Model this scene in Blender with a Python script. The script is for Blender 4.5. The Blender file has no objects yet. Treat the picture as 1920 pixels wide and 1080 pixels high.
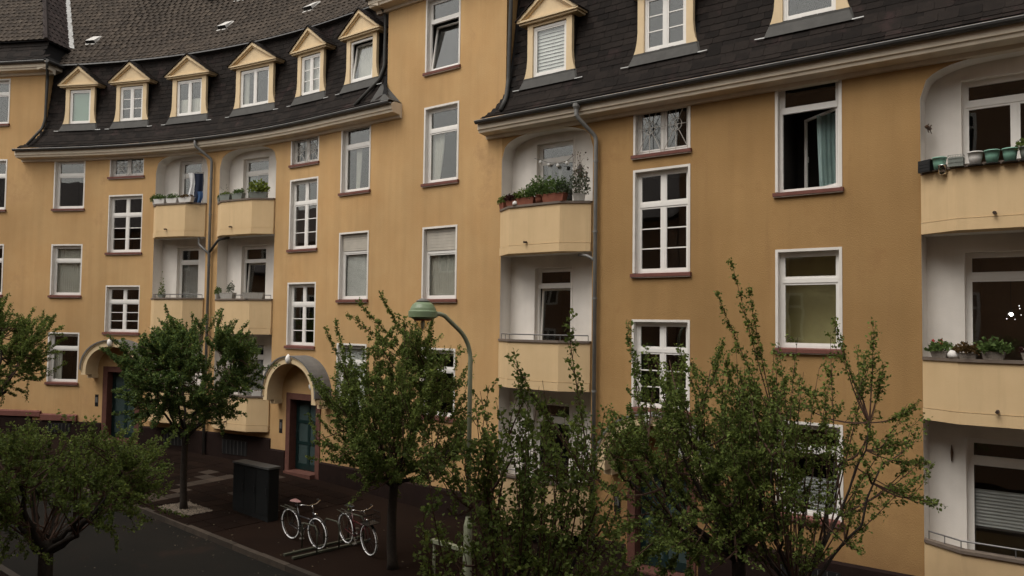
import bpy, bmesh, math, random
import numpy as np
from mathutils import Matrix, Vector
random.seed(7); RNG = np.random.default_rng(11)
SC = bpy.context.scene
COL = SC.collection
R = math.radians
# ------------------------------------------------------------------ camera
cam = bpy.data.cameras.new('camera'); cam.lens = 28.0; cam.sensor_width = 36.0
cam.clip_start = 0.05; cam.clip_end = 600
camo = bpy.data.objects.new('camera', cam); COL.objects.link(camo)
_p = math.atan(.0435); _r = .0125
_F = Vector((0, math.cos(_p), math.sin(_p))); _R0 = Vector((1, 0, 0)); _U0 = Vector((0, -math.sin(_p), math.cos(_p)))
_R = math.cos(_r)*_R0 + math.sin(_r)*_U0; _U = -math.sin(_r)*_R0 + math.cos(_r)*_U0
camo.matrix_world = Matrix(((_R.x, _U.x, -_F.x, 0), (_R.y, _U.y, -_F.y, 0), (_R.z, _U.z, -_F.z, 5.0), (0, 0, 0, 1)))
SC.camera = camo
# ------------------------------------------------------------------ sky, sun, exposure (overcast)
SUN_EL = R(57); SUN_AZ = R(235)          # azimuth measured clockwise from +Y
w = bpy.data.worlds.new('World'); SC.world = w; w.use_nodes = True
nt = w.node_tree; nt.nodes.clear()
sky = nt.nodes.new('ShaderNodeTexSky'); sky.sky_type = 'NISHITA'; sky.sun_disc = False
sky.sun_elevation = SUN_EL; sky.sun_rotation = SUN_AZ
sky.air_density = 1.6; sky.dust_density = 4.0; sky.ozone_density = 1.0
hs = nt.nodes.new('ShaderNodeHueSaturation'); hs.inputs['Saturation'].default_value = .12
tint = nt.nodes.new('ShaderNodeMix'); tint.data_type = 'RGBA'; tint.blend_type = 'MULTIPLY'; tint.inputs[0].default_value = 1
tint.inputs[7].default_value = (1.0, .965, .92, 1)
bg = nt.nodes.new('ShaderNodeBackground'); bg.inputs['Strength'].default_value = .15
wo = nt.nodes.new('ShaderNodeOutputWorld')
nt.links.new(sky.outputs[0], hs.inputs['Color']); nt.links.new(hs.outputs[0], tint.inputs[6])
nt.links.new(tint.outputs[2], bg.inputs['Color']); nt.links.new(bg.outputs[0], wo.inputs['Surface'])
sl = bpy.data.lights.new('sun', 'SUN'); sl.energy = .8; sl.angle = R(35); sl.color = (1, .95, .89)
slo = bpy.data.objects.new('sun', sl); COL.objects.link(slo)
_sd = Vector((math.sin(SUN_AZ)*math.cos(SUN_EL), math.cos(SUN_AZ)*math.cos(SUN_EL), math.sin(SUN_EL)))
slo.rotation_euler = _sd.to_track_quat('Z', 'Y').to_euler(); slo.location = (0, 0, 40)
vs = SC.view_settings; vs.view_transform = 'Standard'; vs.look = 'None'; vs.gamma = 1; vs.use_curve_mapping = False
vs.exposure = 0.33
SC.render.engine = 'CYCLES'
SC.cycles.max_bounces = 8; SC.cycles.transparent_max_bounces = 16; SC.cycles.diffuse_bounces = 4
SC.cycles.glossy_bounces = 3
# ------------------------------------------------------------------ plan of the street
TH0 = R(38.0); RAD = 25.2; P0 = np.array([-6.1, 25.4]); SLEFT = -12.2
def nrm(t): return np.array([-math.sin(t), -math.cos(t)])
def tan(t): return np.array([math.cos(t), -math.sin(t)])
CEN = P0 + RAD*nrm(TH0); T0 = tan(TH0); N0 = nrm(TH0)
def theta(s):
    return TH0 if s >= 0 else TH0 + max(s, SLEFT)/RAD
def plan(s, o=0.0):
    t = theta(s)
    if s >= 0: q = P0 + s*tan(t)
    elif s >= SLEFT: q = CEN - RAD*nrm(t)
    else: q = CEN - RAD*nrm(t) + (s - SLEFT)*tan(t)
    return q + o*nrm(t)
def F(s, o, z):
    q = plan(s, o); return (float(q[0]), float(q[1]), float(z))
SLOPE = .045
def zg(x, y): return float(-SLOPE*((x-P0[0])*T0[0] + (y-P0[1])*T0[1]))
def zgs(s, o=0): q = plan(s, o); return zg(q[0], q[1])

# ------------------------------------------------------------------ materials
def newmat(name):
    m = bpy.data.materials.new(name); m.use_nodes = True; t = m.node_tree; t.nodes.clear()
    o = t.nodes.new('ShaderNodeOutputMaterial'); return m, t, o
def N(t, typ, **kw):
    n = t.nodes.new(typ)
    for k, v in kw.items():
        if k in n.inputs: n.inputs[k].default_value = v
        else: setattr(n, k, v)
    return n
def L(t, a, b): t.links.new(a, b)
def rgba(c): return (c[0], c[1], c[2], 1)
def mat(name, c1, c2=None, rough=.7, scale=3.0, bump=0.0, bscale=40.0, spec=.3, metal=0.0, streak=0.0, coord='pos',
        var=0.0, objrand=0.0, detail=5, big=None, transl=0.0, blotch=None, runs=None):
    m, t, o = newmat(name)
    b = N(t, 'ShaderNodeBsdfPrincipled'); b.inputs['Roughness'].default_value = rough
    b.inputs['Specular IOR Level'].default_value = spec; b.inputs['Metallic'].default_value = metal
    if coord == 'pos': cv = N(t, 'ShaderNodeNewGeometry').outputs['Position']
    else: cv = N(t, 'ShaderNodeTexCoord').outputs['Object']
    c2 = c2 or tuple(x*.8 for x in c1)
    nz = N(t, 'ShaderNodeTexNoise', Scale=scale, Detail=detail, Roughness=.6); L(t, cv, nz.inputs['Vector'])
    rmp = N(t, 'ShaderNodeMapRange'); rmp.inputs[1].default_value = .3; rmp.inputs[2].default_value = .7; L(t, nz.outputs['Fac'], rmp.inputs[0])
    mx = N(t, 'ShaderNodeMix', data_type='RGBA'); mx.inputs[6].default_value = rgba(c1); mx.inputs[7].default_value = rgba(c2)
    L(t, rmp.outputs[0], mx.inputs[0]); colr = mx.outputs[2]
    def mult(colr, facsock, lo, hi):
        r = N(t, 'ShaderNodeMapRange'); r.inputs[1].default_value = .3; r.inputs[2].default_value = .7
        r.inputs[3].default_value = lo; r.inputs[4].default_value = hi; L(t, facsock, r.inputs[0])
        v = N(t, 'ShaderNodeVectorMath', operation='SCALE'); L(t, colr, v.inputs[0]); L(t, r.outputs[0], v.inputs['Scale'])
        return v.outputs[0]
    if big:
        nb = N(t, 'ShaderNodeTexNoise', Scale=big, Detail=3); L(t, cv, nb.inputs['Vector']); colr = mult(colr, nb.outputs['Fac'], .86, 1.1)
    if streak:
        mp = N(t, 'ShaderNodeMapping'); mp.inputs['Scale'].default_value = (2.2, 2.2, .16); L(t, cv, mp.inputs['Vector'])
        ns = N(t, 'ShaderNodeTexNoise', Scale=1.6, Detail=6); L(t, mp.outputs[0], ns.inputs['Vector'])
        colr = mult(colr, ns.outputs['Fac'], 1-streak, 1+streak*.5)
    if blotch:
        nb = N(t, 'ShaderNodeTexNoise', Scale=blotch[0], Detail=8, Roughness=.7); L(t, cv, nb.inputs['Vector'])
        rr = N(t, 'ShaderNodeMapRange'); rr.inputs[1].default_value = blotch[1]; rr.inputs[2].default_value = blotch[1]+.1; L(t, nb.outputs['Fac'], rr.inputs[0])
        m2 = N(t, 'ShaderNodeMix', data_type='RGBA'); m2.inputs[7].default_value = rgba(blotch[2]); L(t, colr, m2.inputs[6]); L(t, rr.outputs[0], m2.inputs[0]); colr = m2.outputs[2]
    if runs:   # sparse rain runs and soiling close to the pavement
        mp = N(t, 'ShaderNodeMapping'); mp.inputs['Scale'].default_value = (5.5, 5.5, .35); L(t, cv, mp.inputs['Vector'])
        ns = N(t, 'ShaderNodeTexNoise', Scale=1.0, Detail=7, Roughness=.65); L(t, mp.outputs[0], ns.inputs['Vector'])
        rr = N(t, 'ShaderNodeMapRange'); rr.inputs[1].default_value = .56; rr.inputs[2].default_value = .78; rr.inputs[4].default_value = .55; L(t, ns.outputs['Fac'], rr.inputs[0])
        m2 = N(t, 'ShaderNodeMix', data_type='RGBA'); m2.inputs[7].default_value = rgba(runs); L(t, colr, m2.inputs[6]); L(t, rr.outputs[0], m2.inputs[0]); colr = m2.outputs[2]
        sx = N(t, 'ShaderNodeSeparateXYZ'); L(t, cv, sx.inputs[0]); n3 = N(t, 'ShaderNodeTexNoise', Scale=2.2, Detail=8); L(t, cv, n3.inputs['Vector'])
        ma = N(t, 'ShaderNodeMath', operation='MULTIPLY_ADD'); ma.inputs[1].default_value = 2.4; ma.inputs[2].default_value = -.9; L(t, n3.outputs['Fac'], ma.inputs[0])
        sb = N(t, 'ShaderNodeMath', operation='SUBTRACT'); L(t, ma.outputs[0], sb.inputs[0]); L(t, sx.outputs['Z'], sb.inputs[1])
        r2 = N(t, 'ShaderNodeMapRange'); r2.inputs[1].default_value = -1.4; r2.inputs[2].default_value = .3; r2.inputs[4].default_value = .5; L(t, sb.outputs[0], r2.inputs[0])
        m3 = N(t, 'ShaderNodeMix', data_type='RGBA'); m3.inputs[7].default_value = (runs[0]*.8, runs[1]*.75, runs[2]*.75, 1); L(t, colr, m3.inputs[6]); L(t, r2.outputs[0], m3.inputs[0]); colr = m3.outputs[2]
    if var or objrand:
        at = N(t, 'ShaderNodeAttribute', attribute_name='var'); oi = N(t, 'ShaderNodeObjectInfo')
        ad = N(t, 'ShaderNodeMath', operation='ADD'); L(t, at.outputs['Fac'], ad.inputs[0]); L(t, oi.outputs['Random'], ad.inputs[1])
        fr = N(t, 'ShaderNodeMath', operation='FRACT'); L(t, ad.outputs[0], fr.inputs[0])
        r = N(t, 'ShaderNodeMapRange'); r.inputs[3].default_value = 1-(var or objrand); r.inputs[4].default_value = 1+(var or objrand); L(t, fr.outputs[0], r.inputs[0])
        v = N(t, 'ShaderNodeVectorMath', operation='SCALE'); L(t, colr, v.inputs[0]); L(t, r.outputs[0], v.inputs['Scale']); colr = v.outputs[0]
    L(t, colr, b.inputs['Base Color'])
    if bump:
        nb = N(t, 'ShaderNodeTexNoise', Scale=bscale, Detail=4); L(t, cv, nb.inputs['Vector'])
        bp = N(t, 'ShaderNodeBump', Strength=bump, Distance=.02); L(t, nb.outputs['Fac'], bp.inputs['Height']); L(t, bp.outputs[0], b.inputs['Normal'])
    if transl:
        tr = N(t, 'ShaderNodeBsdfTranslucent'); L(t, colr, tr.inputs['Color'])
        ms = N(t, 'ShaderNodeMixShader'); ms.inputs[0].default_value = transl
        L(t, b.outputs[0], ms.inputs[1]); L(t, tr.outputs[0], ms.inputs[2]); L(t, ms.outputs[0], o.inputs['Surface'])
    else: L(t, b.outputs[0], o.inputs['Surface'])
    return m
def glassmat(name, tintc=(.93, .94, .93), k=1.6):
    m, t, o = newmat(name)
    fr = N(t, 'ShaderNodeFresnel', IOR=1.5); mu = N(t, 'ShaderNodeMath', operation='MULTIPLY', use_clamp=True); mu.inputs[1].default_value = k
    bf = N(t, 'ShaderNodeNewGeometry').outputs['Backfacing']   # same reflectance on both faces of the pane
    io = N(t, 'ShaderNodeMapRange'); io.inputs[3].default_value = 1.5; io.inputs[4].default_value = 1/1.5; L(t, bf, io.inputs[0]); L(t, io.outputs[0], fr.inputs['IOR'])
    L(t, fr.outputs[0], mu.inputs[0])
    tr = N(t, 'ShaderNodeBsdfTransparent'); tr.inputs[0].default_value = rgba(tintc)
    gl = N(t, 'ShaderNodeBsdfGlossy'); gl.inputs['Roughness'].default_value = .015; gl.inputs['Color'].default_value = (.95, .96, .95, 1)
    cv = N(t, 'ShaderNodeNewGeometry').outputs['Position']
    nz = N(t, 'ShaderNodeTexNoise', Scale=1.3, Detail=1); L(t, cv, nz.inputs['Vector'])
    bp = N(t, 'ShaderNodeBump', Strength=.12, Distance=.02); L(t, nz.outputs['Fac'], bp.inputs['Height']); L(t, bp.outputs[0], gl.inputs['Normal'])
    ms = N(t, 'ShaderNodeMixShader'); L(t, mu.outputs[0], ms.inputs[0]); L(t, tr.outputs[0], ms.inputs[1]); L(t, gl.outputs[0], ms.inputs[2])
    L(t, ms.outputs[0], o.inputs['Surface']); return m
def emitmat(name, c, s):
    m, t, o = newmat(name); e = N(t, 'ShaderNodeEmission'); e.inputs[0].default_value = rgba(c); e.inputs[1].default_value = s
    L(t, e.outputs[0], o.inputs[0]); return m
M = {}
M['stucco'] = mat('ochre_stucco', (.53, .345, .165), (.49, .30, .135), rough=.92, scale=.8, bump=.45, bscale=55, spec=.12, streak=.07, big=.3,
                  blotch=(.6, .58, (.45, .28, .135)), runs=(.40, .25, .12))
M['stucco_dimmed'] = mat('brown_ochre_dimmed_stucco', (.375, .23, .098), (.345, .206, .085), rough=.92, scale=.8, bump=.45, bscale=55, spec=.12, streak=.07, big=.3,
                  blotch=(.6, .58, (.315, .185, .079)), runs=(.28, .165, .075))  # browner plaster, also darkened to paint in the light falling off rightwards
M['parapet'] = mat('pale_ochre_render', (.65, .475, .27), (.61, .44, .245), rough=.9, scale=2, bump=.12, bscale=60, spec=.15, streak=.05, blotch=(.9, .68, (.54, .39, .22)), runs=(.50, .36, .2))
M['cream'] = mat('cream_paint', (.70, .545, .335), (.65, .495, .295), rough=.6, scale=5, bump=.05, spec=.3, streak=.05)
M['cornice'] = mat('beige_cornice_paint', (.70, .61, .48), (.63, .54, .42), rough=.75, scale=3, spec=.2, streak=.06)
M['white'] = mat('white_window_paint', (.8, .775, .73), (.75, .725, .68), rough=.45, scale=6, spec=.4)
M['whitewall'] = mat('white_render', (.8, .755, .695), (.72, .675, .615), rough=.9, scale=1.6, bump=.12, spec=.15, streak=.06, big=.7)
M['reveal'] = mat('white_reveal_render', (.75, .715, .66), (.67, .635, .58), rough=.85, scale=4, spec=.2, streak=.05)
M['sill'] = mat('red_sandstone', (.175, .07, .054), (.135, .052, .04), rough=.8, scale=8, bump=.2, bscale=80)
M['doorstone'] = mat('red_door_stone', (.125, .052, .037), (.092, .038, .028), rough=.8, scale=6, bump=.2, bscale=70)
M['drip'] = mat('pale_drip_edge', (.6, .5, .42), rough=.6)
M['slate'] = mat('dark_slate', (.017, .0128, .0105), (.0115, .0088, .0075), rough=.7, scale=9, bump=.3, bscale=60, spec=.08, objrand=.42, blotch=(1.3, .56, (.03, .0185, .017)))
M['slateback'] = mat('slate_backing', (.007, .006, .006), rough=.9)
M['tile'] = mat('weathered_roof_tile', (.06, .046, .034), (.042, .032, .024), rough=.85, scale=2.5, bump=.3, bscale=50, spec=.2, var=.3, big=.4, blotch=(1.3, .62, (.095, .078, .06)))
M['tile2'] = mat('purple_roof_tile', (.042, .03, .027), (.03, .022, .02), rough=.85, scale=2.5, bump=.3, bscale=50, spec=.2, var=.35, blotch=(2.1, .6, (.075, .062, .052)))
M['zinc'] = mat('aged_zinc', (.075, .073, .067), (.055, .053, .049), rough=.7, scale=5, spec=.3, metal=.1, streak=.1)
M['leadroof'] = mat('grey_lead_roof', (.17, .165, .155), (.13, .125, .118), rough=.65, scale=4, spec=.25, streak=.12)
M['gutter'] = mat('dark_gutter_zinc', (.085, .082, .078), (.055, .053, .05), rough=.5, scale=4, spec=.5, metal=.4)
M['bead'] = mat('bright_zinc_edge', (.33, .33, .32), rough=.5, metal=.3)
M['pipe'] = mat('grey_downpipe_paint', (.2, .197, .187), (.155, .152, .144), rough=.5, scale=4, spec=.4, streak=.1)
M['flash'] = mat('bright_lead_flashing', (.45, .45, .43), (.3, .3, .29), rough=.55, scale=6, spec=.4, metal=.2)
M['vent'] = mat('pale_roof_vent', (.62, .6, .56), rough=.6)
M['plinth'] = mat('dark_brown_plinth', (.022, .013, .0105), (.015, .009, .0075), rough=.85, scale=4, bump=.3, bscale=30, spec=.08)
M['iron'] = mat('pale_iron_grille', (.5, .47, .42), rough=.6)
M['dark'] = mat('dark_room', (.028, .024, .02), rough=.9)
M['roomwarm'] = mat('brown_room', (.16, .105, .07), rough=.9)
M['roomreflect'] = mat('olive_reflection_room', (.5, .45, .24), rough=.9)  # bright olive room colour stands in for a reflection in the pane
M['curtain'] = mat('pale_curtain', (.72, .70, .63), (.62, .60, .53), rough=.9, scale=3, transl=.2)
M['teal_curtain'] = mat('pale_teal_curtain', (.42, .56, .54), (.34, .47, .45), rough=.9, scale=3, transl=.25)
M['greenblind'] = mat('sage_blind', (.24, .36, .28), (.22, .33, .26), rough=.85, scale=2)
M['blind'] = mat('white_blind', (.75, .75, .72), rough=.6)
M['shutterbox'] = mat('beige_shutter_box', (.5, .46, .39), rough=.6)
M['greyblind'] = mat('grey_pleated_blind', (.42, .42, .41), rough=.8)
M['glass'] = glassmat('window_glass')
M['cap'] = mat('grey_brown_coping', (.17, .135, .105), (.13, .1, .08), rough=.75, scale=5)
M['railing'] = mat('grey_railing', (.17, .165, .16), rough=.45, spec=.5, metal=.3)
M['spout'] = mat('dark_spout', (.06, .04, .03), rough=.6)
M['doorgreen'] = mat('dark_teal_door_paint', (.006, .022, .021), (.005, .017, .016), rough=.4, spec=.5)
M['doorglass'] = mat('frosted_door_glass', (.05, .075, .072), (.038, .058, .056), rough=.25, spec=.5, scale=2)
M['black'] = mat('black_plastic', (.015, .015, .015), rough=.4)
M['asphalt'] = mat('dark_asphalt', (.0155, .0135, .011), (.0105, .01, .0085), rough=.9, scale=.5, bump=.5, bscale=90, spec=.1, blotch=(.35, .55, (.024, .016, .012)))
M['paving'] = mat('red_brown_paving', (.0135, .0075, .005), (.009, .005, .0035), rough=.92, scale=.6, bump=.4, bscale=60, spec=.06, objrand=.55, var=.3)
M['paving_light'] = mat('worn_light_paving', (.045, .031, .021), (.033, .023, .016), rough=.8, scale=4, bump=.3, objrand=.3)
M['kerb'] = mat('kerb_stone', (.055, .042, .031), (.036, .028, .021), rough=.8, scale=5, bump=.4, objrand=.25)
M['gravel'] = mat('pale_gravel', (.17, .135, .1), (.11, .09, .07), rough=.85, scale=20, var=.5)
M['soil'] = mat('dark_soil', (.03, .022, .016), rough=.95, scale=8, bump=.5)
M['bark'] = mat('dark_bark', (.04, .03, .022), (.022, .017, .013), rough=.9, scale=18, bump=.7, bscale=45)
M['twig'] = mat('brown_twig', (.10, .055, .036), (.07, .04, .028), rough=.85, scale=12)
def leafmat(name, a, b, tr=.42): return mat(name, a, b, rough=.6, scale=1.8, spec=.15, var=.45, transl=tr)
M['leaf'] = leafmat('hawthorn_leaf', (.16, .205, .05), (.105, .148, .038))
M['leaf2'] = leafmat('young_green_leaf', (.23, .28, .06), (.16, .205, .047))
M['leafdark'] = leafmat('deep_green_leaf', (.115, .17, .05), (.078, .125, .038))
M['leafgrey'] = leafmat('grey_green_leaf', (.13, .15, .10), (.09, .11, .07))
M['leafpurple'] = leafmat('purple_leaf', (.07, .025, .02), (.045, .02, .018))
M['leafrust'] = leafmat('rust_leaf', (.12, .075, .03), (.08, .05, .02))
M['petalw'] = mat('white_petal', (.75, .72, .68), rough=.7)
M['petalfall'] = mat('fallen_petal', (.2, .17, .11), (.1, .09, .05), rough=.8, var=.6)
M['petalr'] = mat('red_petal', (.5, .03, .03), rough=.6)
M['terracotta'] = mat('terracotta', (.24, .085, .05), (.19, .065, .04), rough=.85, scale=8, coord='obj')
M['whitepot'] = mat('white_plastic_pot', (.66, .64, .6), (.6, .57, .53), rough=.5, coord='obj')
M['greypot'] = mat('grey_green_pot', (.2, .22, .19), (.17, .18, .16), rough=.6, coord='obj')
M['mintpot'] = mat('mint_pot', (.2, .38, .29), (.18, .34, .26), rough=.45, coord='obj')
M['wicker'] = mat('grey_wicker', (.28, .24, .2), (.14, .12, .1), rough=.85, scale=60, coord='obj', bump=.6, bscale=120)
M['stonepot'] = mat('pale_stone_pot', (.4, .38, .34), (.3, .28, .25), rough=.85, scale=10, coord='obj')
M['chrome'] = mat('polished_steel', (.75, .75, .74), rough=.18, metal=1.0)
M['steel'] = mat('galvanised_steel', (.22, .21, .19), (.16, .155, .14), rough=.5, metal=.5, scale=10)
M['lampgreen'] = mat('green_lamp_paint', (.21, .28, .16), (.17, .23, .13), rough=.4, spec=.5, scale=5, streak=.1)
M['polegreen'] = mat('grey_green_pole_paint', (.29, .31, .21), (.24, .255, .17), rough=.5, spec=.4, scale=5, streak=.1)
M['lampglass'] = glassmat('lamp_glass', (.85, .82, .7), 2.2)
M['cabinet'] = mat('dark_grey_cabinet_paint', (.017, .018, .018), (.013, .014, .014), rough=.8, scale=3, spec=.1, streak=.1)
M['cabtop'] = mat('grey_cabinet_lid', (.08, .08, .077), (.06, .06, .058), rough=.6, scale=6)
M['tyre'] = mat('black_tyre', (.02, .02, .02), rough=.7)
M['reflex'] = mat('white_reflective_band', (.95, .95, .94), (.93, .93, .92), rough=.4, spec=.6)
M['bikeblack'] = mat('black_bike_paint', (.02, .02, .022), rough=.3, spec=.5)
M['bikered'] = mat('dark_red_bike_paint', (.075, .01, .012), rough=.3, spec=.5)
M['rackrail'] = mat('dull_rack_rail', (.07, .072, .05), (.05, .052, .036), rough=.7)
M['pinksaddle'] = mat('dusty_pink_saddle', (.28, .15, .14), rough=.6)
M['clothw'] = mat('white_cloth', (.78, .78, .78), rough=.85, transl=.15)
M['clothb'] = mat('navy_cloth', (.008, .014, .034), rough=.85)
M['clothb2'] = mat('blue_cloth', (.04, .09, .2), rough=.85)
M['bronze'] = mat('brown_wall_ornament', (.1, .055, .03), rough=.6)
M['bulbw'] = mat('white_bulb', (.85, .84, .8), rough=.3)
M['lit'] = emitmat('lit_bulb', (1, .97, .92), 60.0)
M['lit2'] = emitmat('dim_lit_bulb', (1, .93, .84), 2.5)
M['oppwall'] = mat('brown_stucco_opposite', (.33, .20, .12), (.28, .165, .1), rough=.9, scale=1, streak=.08)
M['opproof'] = mat('opposite_roof', (.07, .05, .045), rough=.8)
M['oppglass'] = mat('opposite_dark_glass', (.02, .022, .025), rough=.08, spec=.6)

# ------------------------------------------------------------------ mesh helpers
class MB:
    def __init__(self): self.v = []; self.f = []; self.mi = []; self.sm = False
    def quad(self, *pts, m=0):
        n = len(self.v); self.v += [tuple(p) for p in pts]; self.f.append(tuple(range(n, n+len(pts)))); self.mi.append(m)
    def box(self, x0, x1, y0, y1, z0, z1, m=0, fn=None):
        n = len(self.v)
        P = [(x0, y0, z0), (x1, y0, z0), (x1, y1, z0), (x0, y1, z0), (x0, y0, z1), (x1, y0, z1), (x1, y1, z1), (x0, y1, z1)]
        self.v += [fn(*p) for p in P] if fn else P
        for q in ((3, 2, 1, 0), (4, 5, 6, 7), (0, 1, 5, 4), (1, 2, 6, 5), (2, 3, 7, 6), (3, 0, 4, 7)):
            self.f.append(tuple(n+i for i in q)); self.mi.append(m)
    def prism(self, poly, a, b, m=0):
        """poly: list of 3d fns? -> list of points bottom; a,b lists of same length"""
        n = len(self.v); k = len(a); self.v += [tuple(p) for p in a] + [tuple(p) for p in b]
        self.f.append(tuple(n+i for i in reversed(range(k)))); self.mi.append(m)
        self.f.append(tuple(n+k+i for i in range(k))); self.mi.append(m)
        for i in range(k):
            j = (i+1) % k; self.f.append((n+i, n+j, n+k+j, n+k+i)); self.mi.append(m)
    def tube(self, path, r, sides=8, m=0, cap=True):
        path = [Vector(p) for p in path]; k = len(path)
        if not hasattr(r, '__len__'): r = [r]*k
        n = len(self.v); up = None
        for i, p in enumerate(path):
            d = (path[min(i+1, k-1)] - path[max(i-1, 0)])
            d = d.normalized() if d.length > 1e-9 else Vector((0, 0, 1))
            if up is None:
                up = d.orthogonal().normalized()
            else:
                up = (up - d*up.dot(d)); up = up.normalized() if up.length > 1e-6 else d.orthogonal().normalized()
            s = d.cross(up)
            for j in range(sides):
                a = 2*math.pi*j/sides; q = p + (up*math.cos(a) + s*math.sin(a))*r[i]; self.v.append(tuple(q))
        for i in range(k-1):
            for j in range(sides):
                j2 = (j+1) % sides
                self.f.append((n+i*sides+j, n+i*sides+j2, n+(i+1)*sides+j2, n+(i+1)*sides+j)); self.mi.append(m)
        if cap:
            self.f.append(tuple(n+j for j in reversed(range(sides)))); self.mi.append(m)
            self.f.append(tuple(n+(k-1)*sides+j for j in range(sides))); self.mi.append(m)
    def lathe(self, prof, c=(0, 0, 0), sides=20, m=0, capb=True, capt=True):
        n = len(self.v); k = len(prof)
        for (r, z) in prof:
            for j in range(sides):
                a = 2*math.pi*j/sides; self.v.append((c[0]+r*math.cos(a), c[1]+r*math.sin(a), c[2]+z))
        for i in range(k-1):
            for j in range(sides):
                j2 = (j+1) % sides
                self.f.append((n+i*sides+j, n+i*sides+j2, n+(i+1)*sides+j2, n+(i+1)*sides+j)); self.mi.append(m)
        if capb: self.f.append(tuple(n+j for j in reversed(range(sides)))); self.mi.append(m)
        if capt: self.f.append(tuple(n+(k-1)*sides+j for j in range(sides))); self.mi.append(m)
    def torus(self, c, R1, r, ax='y', n1=36, n2=8, a0=0, a1=2*math.pi, m=0):
        full = abs(a1-a0-2*math.pi) < 1e-6
        pts = []
        for i in range(n1 + (0 if full else 1)):
            a = a0+(a1-a0)*i/n1
            pts.append((a,))
        n = len(self.v)
        for (a,) in pts:
            for j in range(n2):
                b = 2*math.pi*j/n2; rr = R1+r*math.cos(b); h = r*math.sin(b)
                self.v.append((c[0]+rr*math.cos(a), c[1]+h, c[2]+rr*math.sin(a)))
        K = len(pts)
        for i in range(K if full else K-1):
            i2 = (i+1) % K
            for j in range(n2):
                j2 = (j+1) % n2
                self.f.append((n+i*n2+j, n+i*n2+j2, n+i2*n2+j2, n+i2*n2+j)); self.mi.append(m)
    def mesh(self, name, mats, smooth=False):
        me = bpy.data.meshes.new(name); me.from_pydata(self.v, [], self.f)
        for mm in (mats if isinstance(mats, (list, tuple)) else [mats]): me.materials.append(M[mm] if isinstance(mm, str) else mm)
        if any(self.mi): me.polygons.foreach_set('material_index', self.mi)
        if smooth: me.polygons.foreach_set('use_smooth', [True]*len(me.polygons))
        me.update(); return me
def link(name, me, parent=None, loc=(0, 0, 0), rot=(0, 0, 0)):
    o = bpy.data.objects.new(name, me); COL.objects.link(o)
    if parent is not None: o.parent = parent
    o.location = loc; o.rotation_euler = rot; return o
def tag(o, label=None, cat=None, group=None, kind=None):
    if label: o['label'] = label
    if cat: o['category'] = cat
    if group: o['group'] = group
    if kind: o['kind'] = kind
    return o
def empty(name, loc, rz=0.0):
    o = bpy.data.objects.new(name, None); COL.objects.link(o); o.location = loc; o.rotation_euler = (0, 0, rz); o.empty_display_size = .2
    return o
def part(name, mb, mats, parent, smooth=False):
    """mesh given in world coordinates, child of an unrotated thing"""
    return link(name, mb.mesh(name, mats, smooth), parent, -Vector(parent.location) if parent else (0, 0, 0))
def fastmesh(name, V, Q, mats, var=None, smooth=False):
    me = bpy.data.meshes.new(name); V = np.asarray(V, dtype=np.float32); Q = np.asarray(Q, dtype=np.int32)
    nq, k = Q.shape
    me.vertices.add(len(V)); me.vertices.foreach_set('co', V.ravel())
    me.loops.add(nq*k); me.loops.foreach_set('vertex_index', Q.ravel())
    me.polygons.add(nq); me.polygons.foreach_set('loop_start', np.arange(0, nq*k, k, dtype=np.int32))
    me.polygons.foreach_set('loop_total', np.full(nq, k, dtype=np.int32))
    for mm in (mats if isinstance(mats, (list, tuple)) else [mats]): me.materials.append(M[mm])
    if smooth: me.polygons.foreach_set('use_smooth', np.ones(nq, dtype=bool))
    me.update(calc_edges=True)
    if var is not None:
        a = me.attributes.new('var', 'FLOAT', 'FACE'); a.data.foreach_set('value', np.asarray(var, dtype=np.float32))
    return me
def srange(a, b, step=.6):
    n = max(1, int(math.ceil((b-a)/step))); return [a+(b-a)*i/n for i in range(n+1)]
def sweep(mb, prof, sl, m=0, cap=True):
    """closed profile of (off, z) swept along facade stations"""
    n = len(mb.v); k = len(prof)
    for s in sl:
        for (o, z) in prof: mb.v.append(F(s, o, z))
    for i in range(len(sl)-1):
        for j in range(k):
            j2 = (j+1) % k; mb.f.append((n+i*k+j, n+i*k+j2, n+(i+1)*k+j2, n+(i+1)*k+j)); mb.mi.append(m)
    if cap:
        mb.f.append(tuple(n+j for j in reversed(range(k)))); mb.mi.append(m)
        mb.f.append(tuple(n+(len(sl)-1)*k+j for j in range(k))); mb.mi.append(m)
def wallsheet(mb, s0, s1, z0, z1, holes, off=0.0, m=0, step=.6, flipz=None):
    ss = sorted(set([round(x, 4) for x in srange(s0, s1, step)] + [round(h[i], 4) for h in holes for i in (0, 1) if s0 < h[i] < s1]))
    zz = sorted(set([z0, z1] + [round(h[i], 4) for h in holes for i in (2, 3) if z0 < h[i] < z1]))
    idx = {}
    def vid(i, j):
        if (i, j) not in idx: idx[(i, j)] = len(mb.v); mb.v.append(F(ss[i], off, zz[j]))
        return idx[(i, j)]
    for i in range(len(ss)-1):
        for j in range(len(zz)-1):
            sc = (ss[i]+ss[i+1])/2; zc = (zz[j]+zz[j+1])/2
            if any(h[0] < sc < h[1] and h[2] < zc < h[3] for h in holes): continue
            mb.f.append((vid(i, j), vid(i+1, j), vid(i+1, j+1), vid(i, j+1))); mb.mi.append(m)

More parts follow.
